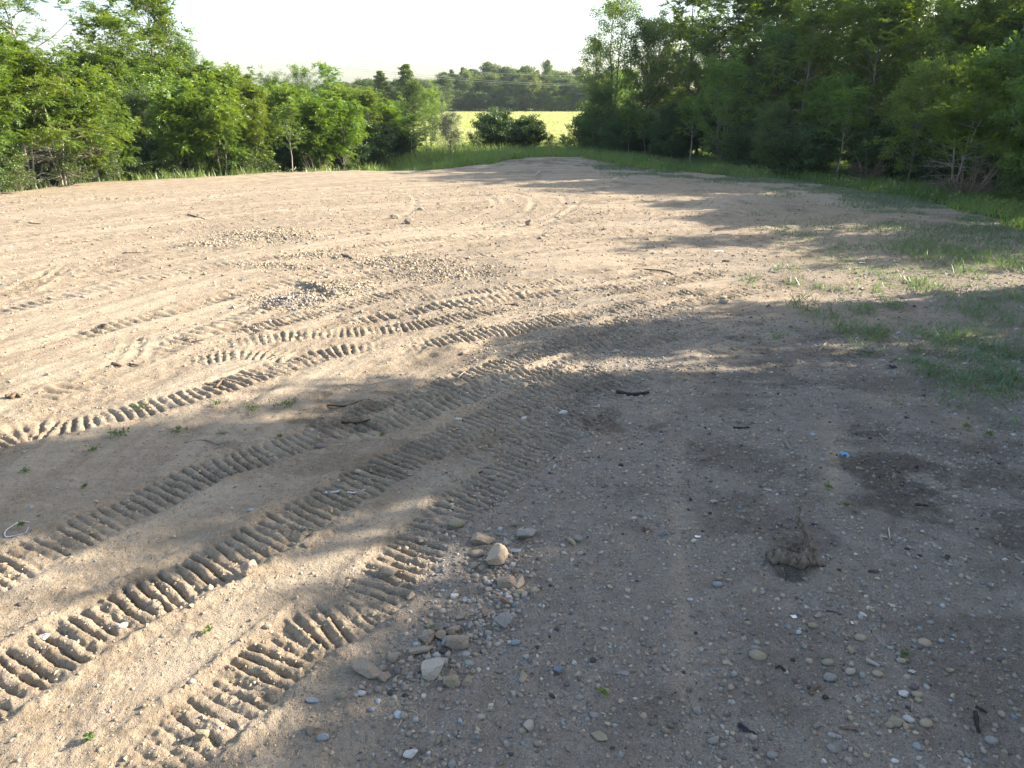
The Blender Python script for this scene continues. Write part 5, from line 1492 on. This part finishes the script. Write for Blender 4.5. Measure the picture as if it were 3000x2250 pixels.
def stick(pix, wpx, mat, label, lift=0.35, name="stick", cat="stick", sag=None, group="sticks and wood scraps on the dirt"):
    pts = []
    for j, (u, v) in enumerate(pix):
        c = G(u, v); mpp = math.hypot(c[0], c[1], 4) / FPX
        r = wpx * mpp * 0.5 * (0.62 if v < 1000 else 0.85)
        h = (sag[j] if sag else 0)
        pts.append((c[0], c[1], hz(*c) + r * lift * 2 + h))
    c = np.array(pts[0]); P = np.array(pts) - c
    m = tube_mesh(name, P, [r * 1.05, r, r * 0.55], 6, 0.10, int(pix[0][0]))
    o = link(name, m, mat); o.location = c
    tag(o, label, cat, group)
    return o
STICKS = [
    ([(1805, 1152), (1850, 1157), (1902, 1158)], 13, M_BLACKWOOD, "dark log lying in the shade right of centre"),
    ([(18, 1168), (40, 1162)], 12, M_BROWNWOOD, "left of two short dark sticks side by side on sunlit dirt"),
    ([(34, 1172), (48, 1160), (62, 1168)], 11, M_BROWNWOOD, "right of two short dark sticks side by side on sunlit dirt"),
    ([(330, 1068), (356, 1073)], 11, M_BROWNWOOD, "thick short brown stick on sunlit dirt at left"),
    ([(380, 1066), (408, 1072)], 6, M_BROWNWOOD, "thin short stick right of the thick brown one"),
    ([(560, 998), (600, 996)], 8, M_BROWNWOOD, "straight brown stick by the lug prints in the sun"),
    ([(634, 1140), (655, 1118)], 9, M_BROWNWOOD, "upright broken stick in a clump at the shadow edge"),
    ([(600, 1128), (630, 1120), (668, 1112)], 6, M_BROWNWOOD, "flat twig lying across the clump at the shadow edge"),
    ([(903, 793), (930, 801)], 8, M_BROWNWOOD, "short dark stick on the smooth sunlit band in mid distance"),
    ([(1000, 755), (1020, 758), (1036, 765)], 10, M_BROWNWOOD, "curved root piece on the sunlit dirt in mid distance"),
    ([(1853, 789), (1905, 788), (1960, 800), (2003, 822)], 7, M_BROWNWOOD, "long bent brown branch on the dirt right of centre"),
    ([(2398, 1028), (2412, 1012), (2426, 1000)], 7, M_STICK, "pale forked twig at the lower side of the grass tufts"),
    ([(2145, 1020), (2152, 1027), (2163, 1028)], 8, M_STICK, "curved short root piece in the dark soil at right"),
    ([(540, 1297), (600, 1292), (640, 1302), (668, 1296)], 5, M_STICK, "long thin wavy twig in the shade at left"),
    ([(960, 1185), (1010, 1192), (1060, 1178)], 6, M_BLACKWOOD, "black twig in the dark soil between the tracks"),
    ([(1000, 1240), (1045, 1237), (1085, 1236)], 9, M_BLACKWOOD, "black stick below the black twig between the tracks"),
    ([(1338, 1108), (1350, 1098), (1362, 1091)], 5, M_STICK, "crooked pale twig inside the shadow edge at centre"),
    ([(2575, 1278), (2585, 1290), (2597, 1300)], 6, M_STICK, "slanting grey twig left of the small weed at right"),
    ([(2298, 1305), (2308, 1320), (2318, 1328)], 10, M_STICK, "thick curved twig above the dark soil stain at right"),
    ([(2148, 1256), (2175, 1258), (2195, 1257)], 7, M_BLACKWOOD, "short black stick above the faint sunlit patch"),
    ([(2505, 1382), (2530, 1388)], 8, M_STICK, "grey stick end at the top of the dark soil stain"),
    ([(2680, 1490), (2720, 1495)], 7, M_BLACKWOOD, "black stick at the right side of the dark soil stain"),
    ([(2600, 1562), (2605, 1595)], 4, M_STRAW, "pale straw standing up below the dark soil stain"),
    ([(2385, 1746), (2410, 1748), (2430, 1750)], 4, M_STICK, "thin straight twig just below the root"),
    ([(2855, 2095), (2862, 2130), (2868, 2152)], 10, M_BLACKWOOD, "dark stick pointing down near the bottom right corner"),
    ([(2855, 2078), (2890, 2096)], 8, M_BLACKWOOD, "dark stick crossing near the bottom right corner"),
    ([(2970, 1645), (3000, 1662)], 8, M_STICK, "pale stick at the right picture edge"),
    ([(2460, 2150), (2500, 2152), (2512, 2158)], 8, M_BROWNWOOD, "brown stick near the bottom right of centre"),
    ([(2668, 2098), (2670, 2070)], 7, M_STICK, "short brown peg-like stick at lower right"),
    ([(2300, 1985), (2280, 1972), (2270, 1975)], 8, M_BLACKWOOD, "black splintered stick below the largest olive cobble"),
    ([(1165, 2150), (1200, 2100), (1240, 2120)], 3, M_STRAW, "thin bent grass stem across the gravel below the trail"),
    ([(1640, 2140), (1660, 2110), (1680, 2075)], 3, M_STICK, "thin twig in the gravel right of the pale angular stone"),
    ([(2420, 1000), (2440, 1008)], 5, M_STICK, "little pale twig beside the forked one"),
    ([(2250, 795), (2280, 800)], 5, M_STICK, "small pale stick by the sparse tufts at right"),
    ([(2200, 818), (2240, 812)], 4, M_STICK, "thin stick on the right-hand tracks"),
    ([(1480, 895), (1500, 893), (1520, 898)], 8, M_BROWNWOOD, "brown stick on the sunlit tracks right of centre"),
    ([(1330, 900), (1360, 902), (1390, 910)], 9, M_STICK, "flat grey wood piece on the sunlit tracks at centre"),
    ([(85, 655), (120, 657)], 5, M_BROWNWOOD, "thin stick on far sunlit dirt at left"),
    ([(360, 742), (420, 741)], 4, M_BROWNWOOD, "long thin straw-like stick on sunlit dirt at left"),
    ([(550, 630), (600, 640)], 7, M_BROWNWOOD, "dark root on the far sunlit dirt"),
]
for pix, w, mat, lab in STICKS:
    stick(pix, w, mat, lab, lift=0.4)
# two upright bits: raise the free end of the broken stick
# white wire loop
c0 = G(50, 1560)
loop = [(88, 1536), (62, 1534), (42, 1546), (22, 1562), (16, 1575), (24, 1581), (52, 1578), (78, 1574), (87, 1562), (85, 1553)]
stick(loop, 3.4, M_WHITEPL, "white plastic-coated wire bent into an open loop", 0.6, "wire_loop", "wire", None, None)
stick([(1583, 503), (1563, 516)], 3, M_WHITEPL, "thin white pole lying on the far dirt before the berm", 0.6, "pole", "pole", None, None)
stick([(1018, 1449), (1040, 1447), (1072, 1440)], 5, M_WHITEPL, "thin white rod lying in the lug prints of the big track", 0.6, "rod", "rod", None, None)
stick([(1352, 1042), (1372, 1034)], 12, M_STICK, "pale wood chip lying on the track at the shadow edge", 0.5, "wood_chip", "wood chip", None, None)

def crumple(name, u, v, wpx, mat, label, cat, seed, aspect=(1, 0.7, 0.3), n=7, rot=0.0):
    """a folded scrap: a small thick sheet with creases"""
    c = G(u, v); s = wpx * math.hypot(c[0], c[1], 4) / FPX * 0.5
    r = np.random.default_rng(seed)
    g = np.linspace(-1, 1, n)
    X, Y = np.meshgrid(g, g, indexing='ij')
    edge = 1 + 0.14 * r.normal(size=X.shape)
    Z = 0.75 * r.random(X.shape) + 0.3 * np.sin(X * 3 + seed)
    V1 = np.stack([X * edge * aspect[0], Y * edge * aspect[1], Z * aspect[2]], -1).reshape(-1, 3)
    V2 = V1 - np.array([0, 0, 0.05])
    i = np.arange(n - 1)[:, None] * n + np.arange(n - 1)[None]
    F = np.stack([i, i + n, i + n + 1, i + 1], -1).reshape(-1, 4)
    b = list(range(n)) + [k * n + n - 1 for k in range(1, n)] + [(n - 1) * n + k for k in range(n - 2, -1, -1)] + [k * n for k in range(n - 2, 0, -1)]
    side = np.array([[b[k], b[(k + 1) % len(b)], b[(k + 1) % len(b)] + n * n, b[k] + n * n] for k in range(len(b))])
    m = mesh_np(name, np.vstack([V1, V2]) * s, [F, F[:, ::-1] + n * n, side], smooth=False)
    o = link(name, m, mat)
    o.location = (c[0], c[1], hz(*c) + 0.06 * s + 0.004); o.rotation_euler = (0, 0, rot)
    tag(o, label, cat)
    return o
crumple("wrapper", 2471, 1342, 20, M_BLUEPL, "crumpled bright blue plastic wrapper on the dirt", "litter", 3, (1, 0.9, 0.6))
crumple("metal_strip", 974, 1448, 40, M_METAL, "bent bluish metal strip lying on the big track", "litter", 4, (1, 0.22, 0.12), 6, 0.25)
crumple("paper_scrap", 2323, 1821, 14, M_PAPER, "small white paper scrap in the gravel below the root", "litter", 5, (1, 0.8, 0.3), 5)
crumple("paper_scrap", 2496, 1836, 10, M_PAPER, "tiny white scrap right of the white paper below the root", "litter", 6, (1, 0.8, 0.4), 5)
crumple("litter_scrap", 2106, 735, 24, M_PAPER, "white scrap of litter on shaded dirt in right distance", "litter", 7, (1, 0.5, 0.2), 6)
crumple("litter_scrap", 2526, 771, 16, M_PAPER, "white and dark scrap on the open dirt at right", "litter", 8, (1, 0.5, 0.3), 6)
crumple("bark_scrap", 2183, 2152, 44, M_RAG, "black leathery scrap at the bottom right of centre", "bark piece", 9, (1, 0.35, 0.25), 7, -0.8)
crumple("rag", 2612, 1076, 22, M_RAG, "black rag on the dark soil below the grass tufts", "rag", 10, (1, 0.8, 0.7), 6)
crumple("bark_scrap", 2386, 2040, 46, M_BROWNWOOD, "brown bark piece in the gravel below the two cobbles", "bark piece", 11, (1, 0.35, 0.35), 7, 0.5)
crumple("dry_leaf", 552, 2182, 34, M_STRAW, "curled dry tan leaf near the bottom left", "leaf", 12, (1, 0.4, 0.45), 6, 0.9)
crumple("dry_leaf", 2703, 1040, 16, M_STRAW, "pale dry leaf in the grass tufts at right", "leaf", 13, (1, 0.4, 0.4), 5, 0.6)
crumple("bark_scrap", 2125, 765, 22, M_BLACKWOOD, "black piece of bark below the white scrap in the right distance", "bark piece", 14, (1, 0.5, 0.4), 5)
crumple("paper_scrap", 2043, 1587, 16, M_PAPER, "light greenish scrap left above the root", "litter", 15, (1, 0.5, 0.2), 5)
crumple("bark_scrap", 1893, 1565, 26, M_BROWNWOOD, "brown bark bits beside the dark blue stone", "bark piece", 16, (1, 0.7, 0.6), 6)
crumple("bark_scrap", 2255, 1090, 16, M_PAPER, "bright white chip on the dark soil right of centre", "litter", 17, (1, 0.3, 0.2), 5)

# the old root sticking out of its hollow
c = G(2330, 1660); cz = hz(*G(2335, 1640))
mpp = math.hypot(c[0], c[1], 4) / FPX
root = empty("root", (c[0], c[1], cz))
tag(root, "gnarled forked grey root sticking out of a small hollow in the gravel", "root")
def rp(*q): return [(a * mpp, b * mpp * 1.5, h * mpp) for a, b, h in q]
link("main_root", tube_mesh("main_root", rp((-62, 8, 2), (-48, 4, 20), (-20, -8, 22), (5, -16, 20), (26, -10, 24)), [21 * mpp, 19 * mpp, 17 * mpp, 17 * mpp, 13 * mpp], 18, 0.008, 1, 0.12), M_ROOT, root)
link("forked_root", tube_mesh("forked_root", rp((0, -14, 16), (24, -2, 34), (34, 12, 50), (30, 26, 70), (22, 36, 84)), [16 * mpp, 14 * mpp, 12 * mpp, 9 * mpp, 6 * mpp], 16, 0.025, 2, 0.11), M_ROOT, root)
link("root_tip", tube_mesh("root_tip", rp((24, 34, 74), (14, 42, 92), (22, 54, 112), (30, 60, 118)), [8 * mpp, 6 * mpp, 5 * mpp, 3 * mpp], 6, 0.12, 3), M_ROOT, root)
link("side_root", tube_mesh("side_root", rp((16, -8, 20), (44, -14, 12), (74, -10, -2)), [11 * mpp, 8 * mpp, 4 * mpp], 12, 0.04, 4, 0.10), M_ROOT, root)
P = Plant(9)
for k in range(70):
    a = np.array([P.r.uniform(-50, 40), P.r.uniform(8, 30), P.r.uniform(2, 34)]) * mpp
    d = unit(P.r.normal(size=3)) * P.r.uniform(15, 42) * mpp
    P.tube(np.stack([a, a + d * 0.5 + np.array([0, 0, 0.006]), a + d]), np.array([1.6, 1.2, 0.6]) * mpp, 3)
link("rootlets", P.wood_mesh("rootlets"), M_BROWNWOOD, root)

# ------------------------------------------------------------------ power line across the field
M_WIRE = plain_mat("wire", (0.45, 0.46, 0.47), (0.55, 0.56, 0.57), 0.4, metallic=0.5)
line = empty("power_line", (0, 0, 0))
tag(line, "thin power line wires sagging across the sky and far wood", "power line")
Yw = 150.0
for w in ([(560, 118), (760, 160), (1000, 196), (1290, 224), (1500, 240), (1730, 248), (2000, 246)],
          [(560, 122), (760, 165), (1000, 201), (1290, 230), (1500, 245), (1730, 253), (2000, 252)],
          [(560, 96), (760, 136), (1000, 172), (1290, 200), (1410, 212), (1560, 219), (1730, 222), (2000, 220)]):
    pts = [((u - 1500) / FPX * (Yw * CP - (top_z(v, Yw) - CAM_H) * SP), Yw, top_z(v, Yw)) for u, v in w]
    link("wire", tube_mesh("wire", pts, 0.022, 4), M_WIRE, line)

# ------------------------------------------------------------------ summer haze
def haze():
    m, n, out = new_mat("haze")
    v = n.nodes.new("ShaderNodeVolumePrincipled")
    v.inputs['Color'].default_value = (0.74, 0.87, 1.0, 1)
    v.inputs['Density'].default_value = HAZE
    v.inputs['Anisotropy'].default_value = 0.2
    n.links.new(v.outputs[0], out.inputs['Volume'])
    x0, x1, y0, y1, z0, z1 = -340, 340, -60, 420, -3.0, 27.0
    V = [(x, y, z) for z in (z0, z1) for y in (y0, y1) for x in (x0, x1)]
    F = [[0, 2, 3, 1], [4, 5, 7, 6], [0, 1, 5, 4], [2, 6, 7, 3], [0, 4, 6, 2], [1, 3, 7, 5]]
    o = link("haze", mesh_np("haze", V, np.array(F), smooth=False), m)
    tag(o, kind="stuff")
HAZE = 0.00016
if HAZE > 0: haze()
